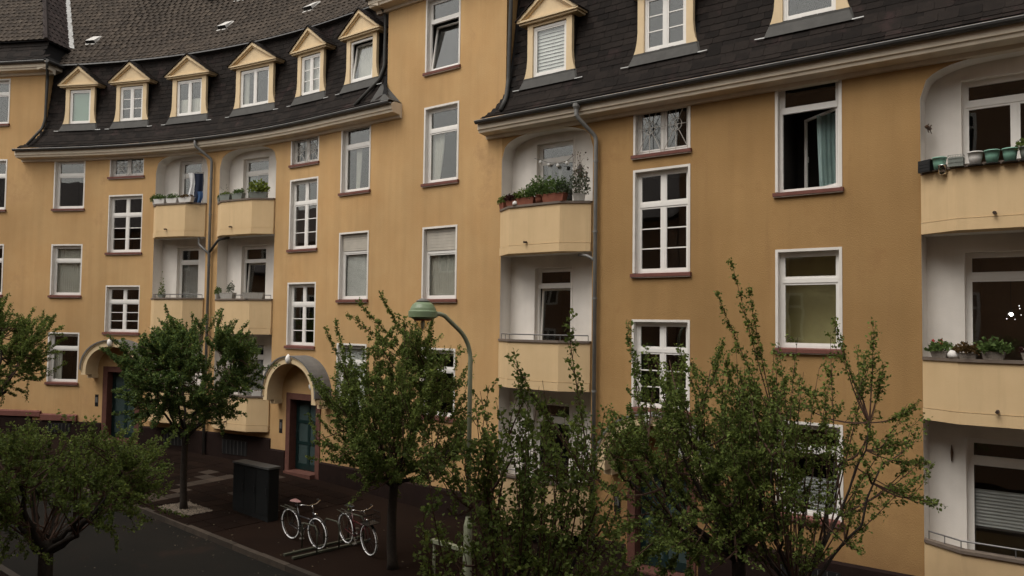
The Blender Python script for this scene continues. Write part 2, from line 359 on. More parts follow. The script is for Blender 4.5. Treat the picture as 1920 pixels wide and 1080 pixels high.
# ------------------------------------------------------------------ houses (things)
H1 = empty('apartment_house', F(-15.5, 0, zgs(-15.5)))
tag(H1, 'tall ochre house at the left edge with a hipped tile roof above the corner downpipe', 'house')
H2 = empty('apartment_house', F(-4.5, 0, zgs(-4.5)))
tag(H2, 'curved ochre house with six pedimented dormers in its dark mansard roof', 'house')
H3 = empty('apartment_house', F(9, 0, zgs(9)))
tag(H3, 'ochre house with tall tower bay and near slate mansard on the right', 'house')
HOLES = {H1: [], H2: [], H3: []}
EDGE12 = -13.3; EDGE23 = 2.9; EDGET = 7.45; SR = 27.0

# ------------------------------------------------------------------ windows
def frame_parts(w, h, tr, tc, lc, lr, lowopen=False, fw=.06):
    """outer frame + sashes; returns boxes and pane rects (x0,x1,z0,z1)"""
    bx = []; panes = []; hw = w/2
    bx.append((-hw, -hw+fw, .12, .18, 0, h)); bx.append((hw-fw, hw, .12, .18, 0, h))
    bx.append((-hw+fw, hw-fw, .12, .18, 0, fw)); bx.append((-hw+fw, hw-fw, .12, .18, h-fw, h))
    low = [fw, h-fw]
    if tr:
        zt = h*(1-tr); bx.append((-hw+fw, hw-fw, .115, .185, zt-.045, zt+.045)); low = [fw, zt-.045]
        secs = [(zt+.045, h-fw, tc, 1, False)]
    else: secs = []
    secs.append((low[0], low[1], lc, lr, lowopen))
    for (za, zb, nc, nr, op) in secs:
        if op: continue
        x0, x1 = -hw+fw, hw-fw; sw = .042
        if nc == 2 and nr == 1 and not tr is None and False: pass
        if nc == 2:
            bx.append((-.035, .035, .123, .178, za, zb)); cols = [(x0, -.035), (.035, x1)]
        else: cols = [(x0, x1)]
        for (a, b) in cols:
            bx.append((a, a+sw, .13, .175, za, zb)); bx.append((b-sw, b, .13, .175, za, zb))
            bx.append((a+sw, b-sw, .13, .175, za, za+sw)); bx.append((a+sw, b-sw, .13, .175, zb-sw, zb))
            a2, b2, c2, d2 = a+sw, b-sw, za+sw, zb-sw
            for r in range(1, nr):
                z = c2+(d2-c2)*r/nr; bx.append((a2, b2, .14, .168, z-.013, z+.013))
            for r in range(nr):
                za_ = c2+(d2-c2)*r/nr; zb_ = c2+(d2-c2)*(r+1)/nr; panes.append((a2, b2, za_+(.013 if r else 0), zb_-(.013 if r < nr-1 else 0)))
    return bx, panes, low
_FC = {}
def frame_mesh(key):
    if key not in _FC:
        w_, h_, tr, tc, lc, lr, op = key
        bx, panes, low = frame_parts(w_, h_, tr, tc, lc, lr, op)
        mb = MB()
        for b in bx: mb.box(*b)
        _FC[key] = (mb.mesh('window_frame', 'white'), panes, low)
    return _FC[key]
_PC = {}
def pane_mesh(w_, h_, mt='glass'):
    k = (round(w_, 3), round(h_, 3), mt)
    if k not in _PC:
        mb = MB(); mb.box(-w_/2, w_/2, -.004, .004, -h_/2, h_/2); _PC[k] = mb.mesh('pane', mt)
    return _PC[k]
def curtain_mesh(x0, x1, z0, z1, mt, amp=.025, waves=9, gather=0):
    mb = MB(); n = int(waves*6); rows = 6; vs_ = []
    for i in range(n+1):
        u = i/n
        for j in range(rows+1):
            v = j/rows; x = x0+(x1-x0)*u
            if gather: x = x0+(x1-x0)*u*(1-gather*(1-v)**1.5) if gather > 0 else x1-(x1-x0)*(1-u)*(1+gather*(1-v)**1.5)
            y = amp*math.sin(u*waves*2*math.pi+.6*math.sin(v*3))*(1-.25*v)
            mb.v.append((x, y, z0+(z1-z0)*v))
    for i in range(n):
        for j in range(rows):
            a = i*(rows+1)+j; mb.f.append((a, a+rows+1, a+rows+2, a+1)); mb.mi.append(0)
    return mb.mesh('curtain', mt, True)
def window(house, s0, s1, z0, z1, tr=.3, tc=1, lc=1, lr=1, off=0.0, sillp=True, room='dark', tilt=None, swing=None, band=.055,
           curtains=(), blind=None, box=None, pleat=None, grille=False, holes=None, label=None, name='window', wide=None, surround='reveal', lamp=False, roomdepth=1.3):
    sc = (s0+s1)/2; hw = (s1-s0)/2-band; sillh = .10 if sillp else 0.0
    zb = z0+sillh; h = (z1-band)-zb
    hl = HOLES[house] if holes is None else holes
    hl.append((sc-hw-.03, sc+hw+.03, zb-.03, zb+h+.03))
    op = bool(tilt or swing)
    me, panes, low = frame_mesh((round(2*hw, 3), round(h, 3), tr, tc, lc, lr, op))
    o = link(name, me, house, Vector(F(sc, off, zb))-Vector(house.location), (0, 0, -theta(sc)))
    if label: o['label'] = label
    mb = MB()
    mb.box(-hw-band, -hw, -.012, .2, -.0, h+band); mb.box(hw, hw+band, -.012, .2, -.0, h+band); mb.box(-hw, hw, -.012, .2, h, h+band)
    if not sillp: mb.box(-hw, hw, .0, .2, -.04, -.001)
    link('surround', mb.mesh('surround', surround), o)
    if sillp:
        mb = MB()
        x = hw+band+.035
        n = len(mb.v); mb.v += [(-x, -.075, -.095), (x, -.075, -.095), (x, .14, -.095), (-x, .14, -.095), (-x, -.075, -.022), (x, -.075, -.022), (x, .14, .004), (-x, .14, .004)]
        for q in ((3, 2, 1, 0), (4, 5, 6, 7), (0, 1, 5, 4), (1, 2, 6, 5), (2, 3, 7, 6), (3, 0, 4, 7)): mb.f.append(tuple(n+i for i in q)); mb.mi.append(0)
        mb.box(-x+.01, x-.01, -.06, .01, -.115, -.0955, m=1)
        link('sill', mb.mesh('sill', ['sill', 'drip']), o)
    for (a, b, c, d) in panes:
        link('pane', pane_mesh(b-a, d-c), o, ((a+b)/2, .155, (c+d)/2))
    if op:
        za, zt = low; W2 = 2*hw-.12; sh = zt-za
        mb = MB(); sw = .05
        mb.box(0, sw, -.025, .025, 0, sh); mb.box(W2-sw, W2, -.025, .025, 0, sh); mb.box(sw, W2-sw, -.025, .025, 0, sw); mb.box(sw, W2-sw, -.025, .025, sh-sw, sh)
        if swing: mb.box(.02, .035, .025, .06, sh*.42, sh*.42+.12)
        sm = mb.mesh('sash', 'white')
        if tilt:
            rot = (-R(tilt), 0, 0); loc = Vector((-W2/2, .15, za)); so = link('sash', sm, o, loc, rot)
            pv = Matrix.Rotation(-R(tilt), 3, 'X') @ Vector((W2/2, 0, sh/2)) + loc
        else:
            rz = -R(swing); rot = (0, 0, rz)
            hinge = Vector((W2/2, .16, za)); rm = Matrix.Rotation(rz, 3, 'Z')
            loc = hinge + rm @ Vector((-W2, 0, 0)); so = link('sash', sm, o, loc, rot)
            pv = hinge + rm @ Vector((-W2/2, 0, sh/2))
        link('pane', pane_mesh(W2-2*sw, sh-2*sw), o, pv, rot)
    # room behind
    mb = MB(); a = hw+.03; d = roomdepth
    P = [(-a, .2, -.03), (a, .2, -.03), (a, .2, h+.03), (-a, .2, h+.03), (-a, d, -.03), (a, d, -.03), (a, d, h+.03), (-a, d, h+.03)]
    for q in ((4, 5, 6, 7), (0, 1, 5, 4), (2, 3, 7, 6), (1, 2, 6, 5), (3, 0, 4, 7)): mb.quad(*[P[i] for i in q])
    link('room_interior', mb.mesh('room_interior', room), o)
    for c in curtains:   # (x0frac,x1frac,z0frac,z1frac,mat,gather)
        cm = curtain_mesh(-hw+2*hw*c[0], -hw+2*hw*c[1], h*c[2], h*c[3], c[4], waves=max(3, int(14*(c[1]-c[0]))), gather=c[5] if len(c) > 5 else 0)
        link('curtain', cm, o, (0, .5 if op else .26, 0))
    if blind:  # slats z range
        mb = MB(); z = h*blind[0]
        while z < h*blind[1]:
            mb.quad((-hw+.1, .215, z), (hw-.1, .215, z), (hw-.1, .232, z+.034), (-hw+.1, .232, z+.034)); z += .036
        link('blind', mb.mesh('blind', blind[2] if len(blind) > 2 else 'blind'), o)
    if box:   # roller shutter box over the transom light
        mb = MB(); mb.box(-hw+.03, hw-.03, .095, .119, h*box, h-.1); mb.box(-hw+.03, hw-.03, .085, .119, h-.095, h-.02)
        for k in range(1, 6):
            zz_ = h*box+(h-.1-h*box)*k/6; mb.box(-hw+.032, hw-.032, .090, .0949, zz_, zz_+.018)
        link('shutter_box', mb.mesh('shutter_box', 'shutterbox'), o)
    if pleat:
        mb = MB(); n = 22; za, zt = h*pleat[0], h*pleat[1]
        for k in range(n):
            z_ = za+(zt-za)*k/n; y = .21+.012*(k % 2); y2 = .21+.012*((k+1) % 2)
            mb.quad((-hw+.1, y, z_), (hw-.1, y, z_), (hw-.1, y2, z_+(zt-za)/n), (-hw+.1, y2, z_+(zt-za)/n))
        link('pleated_blind', mb.mesh('pleated_blind', pleat[2]), o)
    if grille:
        mb = MB(); r = .009; y = .055
        for cx in (-hw/2, hw/2):
            q = hw/2-.04
            mb.tube([(cx-q, y, .04), (cx+q, y, h-.04)], r, 5); mb.tube([(cx-q, y+.012, h-.04), (cx+q, y+.012, .04)], r, 5)
            mb.tube([(cx, y+.006, .0), (cx, y+.006, h)], r, 5); mb.torus((cx, y+.003, h/2), min(q, h/2)*.5, r, n1=16, n2=5)
            for ex in (-q, q): mb.tube([(cx+ex, y+.004, 0), (cx+ex, y+.004, h)], r, 5)
        mb.tube([(-hw, y+.008, .05), (hw, y+.008, .05)], r, 5); mb.tube([(-hw, y+.008, h/2), (hw, y+.008, h/2)], r, 5); mb.tube([(-hw, y+.008, h-.05), (hw, y+.008, h-.05)], r, 5)
        link('grille', mb.mesh('grille', 'iron'), o)
    return o
CU = 'curtain'
# corner house
for z0, z1 in ((12.43, 14.3), (9.06, 11.12), (5.74, 7.8), (2.4, 4.4)): window(H1, -16.2, -14.84, z0, z1)
# curved house, left column
window(H2, -12.75, -11.40, 9.06, 11.05)
window(H2, -12.75, -11.40, 5.74, 7.78, curtains=[(.02, .98, .02, .98, CU)])
window(H2, -12.75, -11.40, 2.44, 4.42, curtains=[(.02, .3, .02, .72, CU)])
for s0, s1, zz in ((-10.33, -8.74, ((10.23, 11.13), (7.36, 9.62), (4.37, 6.21))), (-1.66, -.25, ((10.06, 11.08), (7.24, 9.65), (4.07, 6.23)))):
    window(H2, s0, s1, *zz[0], tr=None, lc=2, grille=True, roomdepth=.9)
    window(H2, s0, s1, *zz[1], tr=.33, tc=2, lc=2, lr=3, room='roomwarm' if s0 > -5 else 'dark')
    window(H2, s0, s1, *zz[2], tr=.33, tc=2, lc=2, lr=3)
window(H2, .85, 2.22, 8.90, 11.11, curtains=[(.3, .5, .05, .68, CU, .3), (.75, .98, .05, .68, CU, -.3)])
window(H2, .85, 2.22, 5.56, 7.74, tr=.27, blind=(.05, .7), box=.74)
window(H2, .85, 2.22, 2.2, 4.3, tr=.27, blind=(.05, .98))
# tower bay
window(H3, 4.47, 5.81, 12.05, 14.3, tr=.3, tilt=9)
window(H3, 4.47, 5.81, 8.84, 11.13, curtains=[(.02, .42, .03, .68, CU, .35), (.78, .98, .03, .68, CU)])
window(H3, 4.48, 5.81, 5.54, 7.68, tr=.33, box=.69, curtains=[(.03, .97, .03, .66, 'curtain')])
window(H3, 4.49, 5.81, 2.28, 4.27, room='dark')
# right house stair column and rooms
window(H3, 11.29, 12.73, 8.84, 10.19, tr=None, lc=2, grille=True, roomdepth=.9)
window(H3, 11.29, 12.73, 6.08, 8.58, tr=.33, tc=2, lc=2, lr=3, room='dark')
window(H3, 11.28, 12.73, 3.0, 5.11, tr=.33, tc=2, lc=2, lr=3, room='dark')
window(H3, 14.63, 15.96, 7.66, 10.12, tr=.27, swing=38, curtains=[(.52, .99, .02, .7, 'teal_curtain', -.1)])
window(H3, 14.63, 15.95, 4.46, 6.57, tr=.30, room='roomreflect', roomdepth=.75)
window(H3, 14.63, 15.95, 1.12, 3.09, tr=.27, pleat=(.04, .42, 'greyblind'))
window(H3, 22.2, 23.55, 7.66, 10.12); window(H3, 22.2, 23.55, 4.46, 6.57)

# ------------------------------------------------------------------ loggias with projecting balconies
def arch_top(x):  # 0..1 across -> 0..1 rise
    u = abs(2*x-1); return (1-u**2.7)**(1/2.7)
def loggia(house, s0, s1, zcap, zbot, ztop, arch, door, dk={}, rail=None, spout=True, D=.45):
    W = s1-s0; zfl = zbot+.2
    HOLES[house].append((s0, s1, zbot+.02, ztop))
    lo = MB(); sl = srange(s0, s1, .35)
    # side walls
    rise = .62 if arch else 0
    for s in (s0, s1):
        lo.quad(F(s, 0, zbot), F(s, -D, zbot), F(s, -D, ztop-rise), F(s, 0, ztop-rise))
    # ceiling / arch soffit
    K = 28 if arch else 4
    for i in range(K):
        a, b = i/K, (i+1)/K
        za = ztop-rise+rise*arch_top(a) if arch else ztop; zb_ = ztop-rise+rise*arch_top(b) if arch else ztop
        lo.quad(F(s0+W*a, 0, za), F(s0+W*b, 0, zb_), F(s0+W*b, -D, zb_), F(s0+W*a, -D, za))
    # floor
    for i in range(len(sl)-1): lo.quad(F(sl[i], 0, zfl), F(sl[i+1], 0, zfl), F(sl[i+1], -D, zfl), F(sl[i], -D, zfl))
    hl = []
    if door:
        window(house, door[0], door[1], zfl+.05, door[2], off=-D, sillp=False, holes=hl, name='balcony_door', band=.05, surround='whitewall', **dk)
    wallsheet(lo, s0, s1, zbot, ztop, hl, off=-D)
    lw = part('loggia', lo, 'whitewall', house)
    if arch:   # spandrels closing the rectangular opening
        sp = MB()
        for i in range(K):
            a, b = i/K, (i+1)/K
            za = ztop-rise+rise*arch_top(a); zb_ = ztop-rise+rise*arch_top(b)
            if za > ztop-1e-4 and zb_ > ztop-1e-4: continue
            sp.quad(F(s0+W*a, 0, za), F(s0+W*b, 0, zb_), F(s0+W*b, 0, ztop), F(s0+W*a, 0, ztop))
        part('arch_spandrel', sp, 'stucco_dimmed' if house is H3 else 'stucco', house)
    # parapet
    def ring(o, e=0):
        return [(s0+.01, .0), (s0+.01, .05+e), (s0+.22*W, .45+e), (s0+.77*W, .45+e), (s1-.01, .05+e), (s1-.01, 0)]
    def inner(o=.12):
        return [(s1-.01, -.05), (s1-.13, -.05), (s1-.13, .0), (s0+.77*W-.04, .45-o), (s0+.22*W+.04, .45-o), (s0+.13, .0), (s0+.13, -.05), (s0+.01, -.05)]
    pb = MB()
    out = ring(0)
    # outer faces + inner faces as strips
    def strip(pts, za, zb, rev=False, m=0):
        for i in range(len(pts)-1):
            (a, ao), (b, bo) = pts[i], pts[i+1]
            q = [F(a, ao, za), F(b, bo, za), F(b, bo, zb), F(a, ao, zb)]
            pb.quad(*(reversed(q) if rev else q), m=m)
    strip(out, zbot+.21, zcap-.05); strip(inner(), zfl, zcap-.05)
    lower = ring(0, .018); strip(lower, zbot, zbot+.2)
    pb.quad(*[F(a, o, zbot+.2) for a, o in lower]); pb.quad(*[F(a, o, zbot) for a, o in reversed(lower)])
    pb.quad(*[F(a, o, zfl) for a, o in ring(0, -.01)])
    po = part('balcony_parapet', pb, 'parapet', house)
    # underside strip back to the wall
    cb = MB(); co = ring(0, .035); ci = inner(.155)
    po_ = co[1:5]; pi_ = list(reversed([(s1-.16, .02), (s0+.77*W-.05, .45-.155), (s0+.22*W+.05, .45-.155), (s0+.16, .02)]))
    po_ = [(s0-.0, .0)] + po_ + [(s1+.0, .0)]; pi_ = [(s0+.0, -.06)] + pi_ + [(s1, -.06)]
    for i in range(len(po_)-1):
        a, b, c, d = po_[i], po_[i+1], pi_[i+1], pi_[i]
        cb.prism(None, [F(*q, zcap-.055) for q in (a, b, c, d)], [F(*q, zcap) for q in (a, b, c, d)])
    c_o = link('coping', cb.mesh('coping', 'cap'), po)
    if spout:
        sb = MB(); q = F(s0+.42*W, .45, zbot+.27); t = theta(s0+.42*W); nn = nrm(t)
        sb.tube([q, (q[0]+nn[0]*.12, q[1]+nn[1]*.12, q[2]-.01)], .028, 8)
        link('drain_spout', sb.mesh('drain_spout', 'spout'), po)
    if rail:
        rb = MB(); pts = [(s0+.08, .02), (s0+.22*W, .38), (s0+.77*W, .38), (s1-.08, .02)]
        rb.tube([F(a, o, zcap+rail) for a, o in pts], .016, 6)
        fine = []
        for i in range(3):
            for k in range(2): fine.append((pts[i][0]+(pts[i+1][0]-pts[i][0])*k/2, pts[i][1]+(pts[i+1][1]-pts[i][1])*k/2))
        fine.append(pts[-1])
        for a, o in fine: rb.tube([F(a, o, zcap-.01), F(a, o, zcap+rail)], .009, 5)
        link('railing', rb.mesh('railing', 'railing'), po)
    return po
LA, LB, LC, LD = (-8.18, -5.72), (-5.14, -2.37), (7.35, 10.18), (17.36, 20.3)
loggia(H2, *LA, 9.14, 7.93, 11.0, True, (-7.57, -6.4, 10.9), dict(tr=.2))
loggia(H2, *LB, 9.10, 7.89, 10.98, True, (-4.53, -3.18, 10.75), dict(tr=.2, room='dark', curtains=[(.05, .35, .02, .8, 'teal_curtain', .2)]))
loggia(H2, *LA, 5.74, 4.52, 7.93, False, (-7.55, -6.43, 7.67), dict(tr=.19, curtains=[(.05, .95, .02, .8, 'greyblind')]), rail=.12)
loggia(H2, *LB, 5.70, 4.50, 7.89, False, (-4.5, -3.2, 7.63), dict(tr=.19, tilt=4), rail=.12)
loggia(H2, *LA, 2.50, 1.30, 4.52, False, (-7.55, -6.43, 4.3), dict(tr=.19, curtains=[(.05, .95, .02, .8, CU)]), rail=.12)
loggia(H2, *LB, 2.45, 1.26, 4.50, False, (-4.5, -3.2, 4.25), dict(tr=.19, curtains=[(.05, .95, .02, .8, 'greyblind')]), rail=.12)
loggia(H3, *LC, 7.96, 6.74, 9.9, True, (8.12, 9.36, 9.72), dict(tr=.17, curtains=[(.15, .25, .02, .8, 'greyblind'), (.45, .55, .02, .8, 'greyblind')]))
loggia(H3, *LC, 4.58, 3.37, 6.74, False, (8.1, 9.32, 6.47), dict(tr=.17, tilt=3), rail=.13)
loggia(H3, *LC, 1.2, -.02, 3.37, False, (8.1, 9.32, 3.05), dict(tr=.17), rail=.13)
loggia(H3, *LD, 7.88, 6.72, 9.9, True, (17.92, 19.7, 9.66), dict(tr=.17, lc=2, curtains=[(.62, .9, .02, .8, 'teal_curtain')]))
loggia(H3, *LD, 4.47, 3.33, 6.72, False, (17.94, 19.75, 6.45), dict(tr=.16, room='roomwarm', roomdepth=2.2))
loggia(H3, *LD, 1.17, -.02, 3.33, False, (17.93, 19.75, 3.06), dict(tr=.15, pleat=(.42, .66, 'greyblind')), rail=.14)

# ------------------------------------------------------------------ entrances: door, stone frame, arched hood
def entrance(house, sc, zb, zdoor, zspring, zapex, tone='doorglass'):
    hw = .64; jw = .2; t = theta(sc); base = Vector(F(sc, 0, zb)); h = zdoor-zb
    HOLES[house].append((sc-hw-jw+.03, sc+hw+jw-.03, zb-1.5, zdoor+.17))
    d = link('entrance_door', None, house, base-Vector(house.location), (0, 0, -t))
    mb = MB(); y0, y1 = .22, .27     # leaf: stiles and rails
    xs = [-hw, -hw+.13, -.055, .055, hw-.13, hw]; zs = [0.02, .22, h*.36, h*.36+.1, h*.66, h*.66+.1, h-.13, h]
    for a, b in ((0, 1), (2, 3), (4, 5)): mb.box(xs[a], xs[b], y0, y1, zs[0], zs[7])
    for a, b in ((0, 1), (2, 3), (4, 5), (6, 7)):
        for c, e in ((1, 2), (3, 4)): mb.box(xs[c], xs[e], y0+.004, y1-.004, zs[a], zs[b])
    d.data = None
    bpy.data.objects.remove(d)
    d = link('entrance_door', mb.mesh('entrance_door', 'doorgreen'), house, base-Vector(house.location), (0, 0, -t))
    for a, b in ((1, 2), (3, 4), (5, 6)):
        for c, e in ((1, 2), (3, 4)):
            link('pane', pane_mesh(xs[e]-xs[c], zs[b]-zs[a], 'doorglass'), d, ((xs[c]+xs[e])/2, .245, (zs[a]+zs[b])/2))
    mb = MB(); mb.tube([(-hw+.06, .215, 1.05), (-hw+.06, .16, 1.05), (-hw+.06, .16, 1.25), (-hw+.06, .215, 1.25)], .012, 6)
    link('handle', mb.mesh('handle', 'chrome'), d)
    mb = MB(); mb.box(-hw-jw, -hw, -.05, .3, -1.2, h+.2); mb.box(hw, hw+jw, -.05, .3, -1.2, h+.2); mb.box(-hw, hw, -.049, .3, h, h+.198)
    mb.box(-hw-.02, hw+.02, -.25, .3, -1.2, .0)
    link('stone_frame', mb.mesh('stone_frame', 'doorstone'), d)
    mb = MB(); mb.box(-hw-jw-.36, -hw-jw-.2, -.03, .0, 1.15, 1.6); mb.box(-hw-jw-.33, -hw-jw-.23, -.034, -.0301, 1.3, 1.5, m=1)
    link('bell_panel', mb.mesh('bell_panel', ['black', 'railing']), d)
    # hood
    P = .62; ho = 1.3; hi = 1.1; zs_ = zspring-zb; ra = zapex-zspring
    def arc(k, n, w_, r_):
        a = math.pi*k/n; return (-w_*math.cos(a), r_*math.sin(a)**.92 if 0 < k < n else 0)
    n = 22; fr = MB(); ld = MB()
    for k in range(n):
        x0, z0 = arc(k, n, ho, ra); x1, z1 = arc(k+1, n, ho, ra); u0, v0 = arc(k, n, hi, ra-.2); u1, v1 = arc(k+1, n, hi, ra-.2)
        z0 += zs_; z1 += zs_; v0 += zs_; v1 += zs_
        fr.quad((x0, -P, z0), (u0, -P, v0), (u1, -P, v1), (x1, -P, z1)); fr.quad((u0, -P, v0), (u0, .0, v0), (u1, .0, v1), (u1, -P, v1))
        # moulded outer lip
        fr.quad((x0*1.03, -P-.03, z0+.03), (x0*.97, -P-.03, z0-.03), (x1*.97, -P-.03, z1-.03), (x1*1.03, -P-.03, z1+.03))
        fr.quad((x0*.97, -P-.03, z0-.03), (x0*.97, -P, z0-.03), (x1*.97, -P, z1-.03), (x1*.97, -P-.03, z1-.03))
        # lead roof shell
        for (dz, dd) in ((.045, 1.035),):
            a0, a1 = (x0*dd, z0+dz), (x1*dd, z1+dz)
            ld.quad((a0[0], -P-.06, a0[1]), (a1[0], -P-.06, a1[1]), (a1[0], .0, a1[1]), (a0[0], .0, a0[1]))
            ld.quad((a0[0], -P-.06, a0[1]), (x0*.99, -P-.06, z0+.012), (x1*.99, -P-.06, z1+.012), (a1[0], -P-.06, a1[1]))
    for sx in (-1, 1):   # corbel blocks under the springing
        a, b = sorted((sx*hi, sx*ho)); fr.box(a, b, -P, 0, zs_-.16, zs_-.001); a, b = sorted((sx*(hi-.06), sx*(ho+.0))); fr.box(a+.005, b-.03, -P*.55, 0, zs_-.3, zs_-.161)
    hd = link('door_hood', fr.mesh('door_hood', 'cream'), house, base-Vector(house.location), (0, 0, -t))
    link('hood_roof', ld.mesh('hood_roof', 'leadroof'), hd)
    kb = MB(); kb.lathe([(.02, -.16), (.08, -.1), (.1, 0), (.07, .09), (.01, .16)], (0, -P-.05, zs_+ra-.06), 10)
    link('keystone', kb.mesh('keystone', 'white', True), hd)
    # round lamp inside the hood on the wall
    lb = MB(); lb.lathe([(.001, 0), (.1, .01), (.14, .06), (.1, .12), (.001, .14)], (0, 0, 0), 14)
    lo_ = link('wall_lamp', lb.mesh('wall_lamp', 'bulbw', True), hd, (hi*.55, -.13, zs_+.35), (R(90), 0, 0))
entrance(H2, -9.42, .52, 2.98, 3.05, 4.15)
entrance(H2, -.70, .12, 2.42, 2.55, 3.82)
entrance(H3, 12.05, -.5, 1.75, 1.85, 3.0)

# ------------------------------------------------------------------ walls
ZE2 = 11.42; ZE3 = 10.33; ZE1 = 14.74; ZET = 14.66
mb = MB(); wallsheet(mb, -19.0, EDGE12, -2.5, ZE1, HOLES[H1])
mb.quad(F(EDGE12, 0, 11), F(EDGE12, -5, 11), F(EDGE12, -5, ZE1), F(EDGE12, 0, ZE1)); part('wall', mb, 'stucco', H1)
mb = MB(); wallsheet(mb, EDGE12, EDGE23, -2.5, ZE2, HOLES[H2]); part('wall', mb, 'stucco', H2)
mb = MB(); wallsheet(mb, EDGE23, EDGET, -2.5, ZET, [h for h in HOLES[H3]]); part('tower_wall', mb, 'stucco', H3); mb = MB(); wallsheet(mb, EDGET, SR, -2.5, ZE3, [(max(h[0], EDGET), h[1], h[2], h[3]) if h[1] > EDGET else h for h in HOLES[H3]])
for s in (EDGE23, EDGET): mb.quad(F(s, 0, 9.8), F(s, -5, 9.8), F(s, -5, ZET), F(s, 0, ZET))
mb.quad(F(SR, 0, -2.5), F(SR, -10, -2.5), F(SR, -10, ZE3), F(SR, 0, ZE3)); part('wall', mb, 'stucco_dimmed', H3)
# plinths (stepped with the street), interrupted at the doors
def plinth(house, segs, ledge=None):
    mb = MB()
    for a, b, zt in segs: sweep(mb, [(-.05, -2.5), (.045, -2.5), (.045, zt-.05), (.0, zt), (-.05, zt)], srange(a, b))
    part('plinth', mb, 'plinth', house)
plinth(H1, [(-19, EDGE12-.01, 1.2)])
plinth(H2, [(EDGE12, -10.3, 1.08), (-8.55, -2.3, 1.05), (-2.3, -1.58, .72), (.18, EDGE23-.01, .55)])
plinth(H3, [(EDGE23, 7.2, .45), (7.2, 11.15, -.05), (12.95, SR, .46)])
mb = MB(); sweep(mb, [(-.02, 1.1), (.09, 1.1), (.09, 1.3), (.0, 1.34), (-.02, 1.34)], srange(EDGE12+.4, -11.35)); part('stone_ledge', mb, 'sill', H2)
mb = MB(); sweep(mb, [(-.02, 1.22), (.09, 1.22), (.09, 1.4), (.0, 1.44), (-.02, 1.44)], srange(-19, EDGE12+.38)); part('stone_ledge', mb, 'sill', H1)
def cellar(house, s0, s1, z0, z1):
    mb = MB(); sc = (s0+s1)/2; hw = (s1-s0)/2
    mb.box(-hw, hw, -.06, -.02, 0, z1-z0)
    o = link('cellar_window', mb.mesh('cellar_window', 'black'), house, Vector(F(sc, 0, z0))-Vector(house.location), (0, 0, -theta(sc)))
    b = MB()
    for k in range(7): x = -hw+.06+(2*hw-.12)*k/6; b.tube([(x, -.075, .02), (x, -.075, z1-z0-.02)], .008, 5)
    link('bar', b.mesh('bar', 'railing'), o)
cellar(H2, -4.6, -3.4, .35, .85); cellar(H2, -7.4, -6.3, .45, .9); cellar(H2, -12.6, -11.6, .65, 1.0); cellar(H3, 14.7, 15.9, -.25, .25)

# ------------------------------------------------------------------ eaves: cornice and gutter
def eave(house, s0, s1, ze, wall_s0, wall_s1):
    sl = srange(s0, s1, .5)
    mb = MB(); sweep(mb, [(-.05, ze-.46), (.07, ze-.44), (.09, ze-.36), (.37, ze-.33), (.39, ze-.27), (.425, ze-.25), (.43, ze-.10), (.30, ze-.02), (-.05, ze-.02)], sl)
    part('cornice', mb, 'cornice', house)
    g = MB(); c = (.50, ze-.05); r = .075
    prof = [(c[0]+r*math.cos(a), c[1]+r*math.sin(a)) for a in [math.pi+math.pi*k/7 for k in range(8)]]
    prof = prof + [(c[0]+r-.008, c[1]), (c[0]+(r-.008)*.6, c[1]-.05), (c[0]-(r-.008)*.6, c[1]-.05), (c[0]-r+.008, c[1])]
    sweep(g, prof, sl)
    go = part('gutter', g, 'gutter', house)
    b = MB(); b.tube([F(s, c[0]+r, c[1]+.006) for s in sl], .009, 5); link('gutter_edge', b.mesh('gutter_edge', 'bead'), go)
    br = MB()
    for s in srange(s0+.3, s1-.3, .9): br.box(0, 0, 0, 0, 0, 0) if False else br.tube([F(s, .4, ze-.02), F(s, .5, ze+.0), F(s, .58, ze-.03)], .008, 4)
    link('gutter_bracket', br.mesh('gutter_bracket', 'gutter'), go)['kind'] = 'stuff'
eave(H2, -14.15, 3.55, ZE2, 0, 0)
eave(H3, 6.85, SR+.4, ZE3, 0, 0)
eave(H1, -19, -12.9, ZE1+.08, 0, 0)
def side_eave(house, s, sgn, ze, length=5):   # return of a tower eave along its side wall
    mb = MB(); g = MB()
    a = [(s, .42, ze-.245), (s+sgn*.0, .42, ze-.02), (s-sgn*.42, .42, ze-.02), (s-sgn*.42, .42, ze-.36)]
    mb.prism(None, [F(q[0], .41, q[2]) for q in a], [F(q[0], -length, q[2]) for q in a])
    part('side_cornice', mb, 'cornice', house)
    g.tube([F(s+sgn*.08, .5, ze-.06), F(s+sgn*.08, -length, ze-.06)], .075, 8); part('side_gutter', g, 'gutter', house)
side_eave(H1, -12.9, 1, ZE1+.08)
eave(H3, 2.45, 7.95, ZET+.08, 0, 0); side_eave(H3, 7.95, 1, ZET+.08); side_eave(H3, 2.45, -1, ZET+.08)

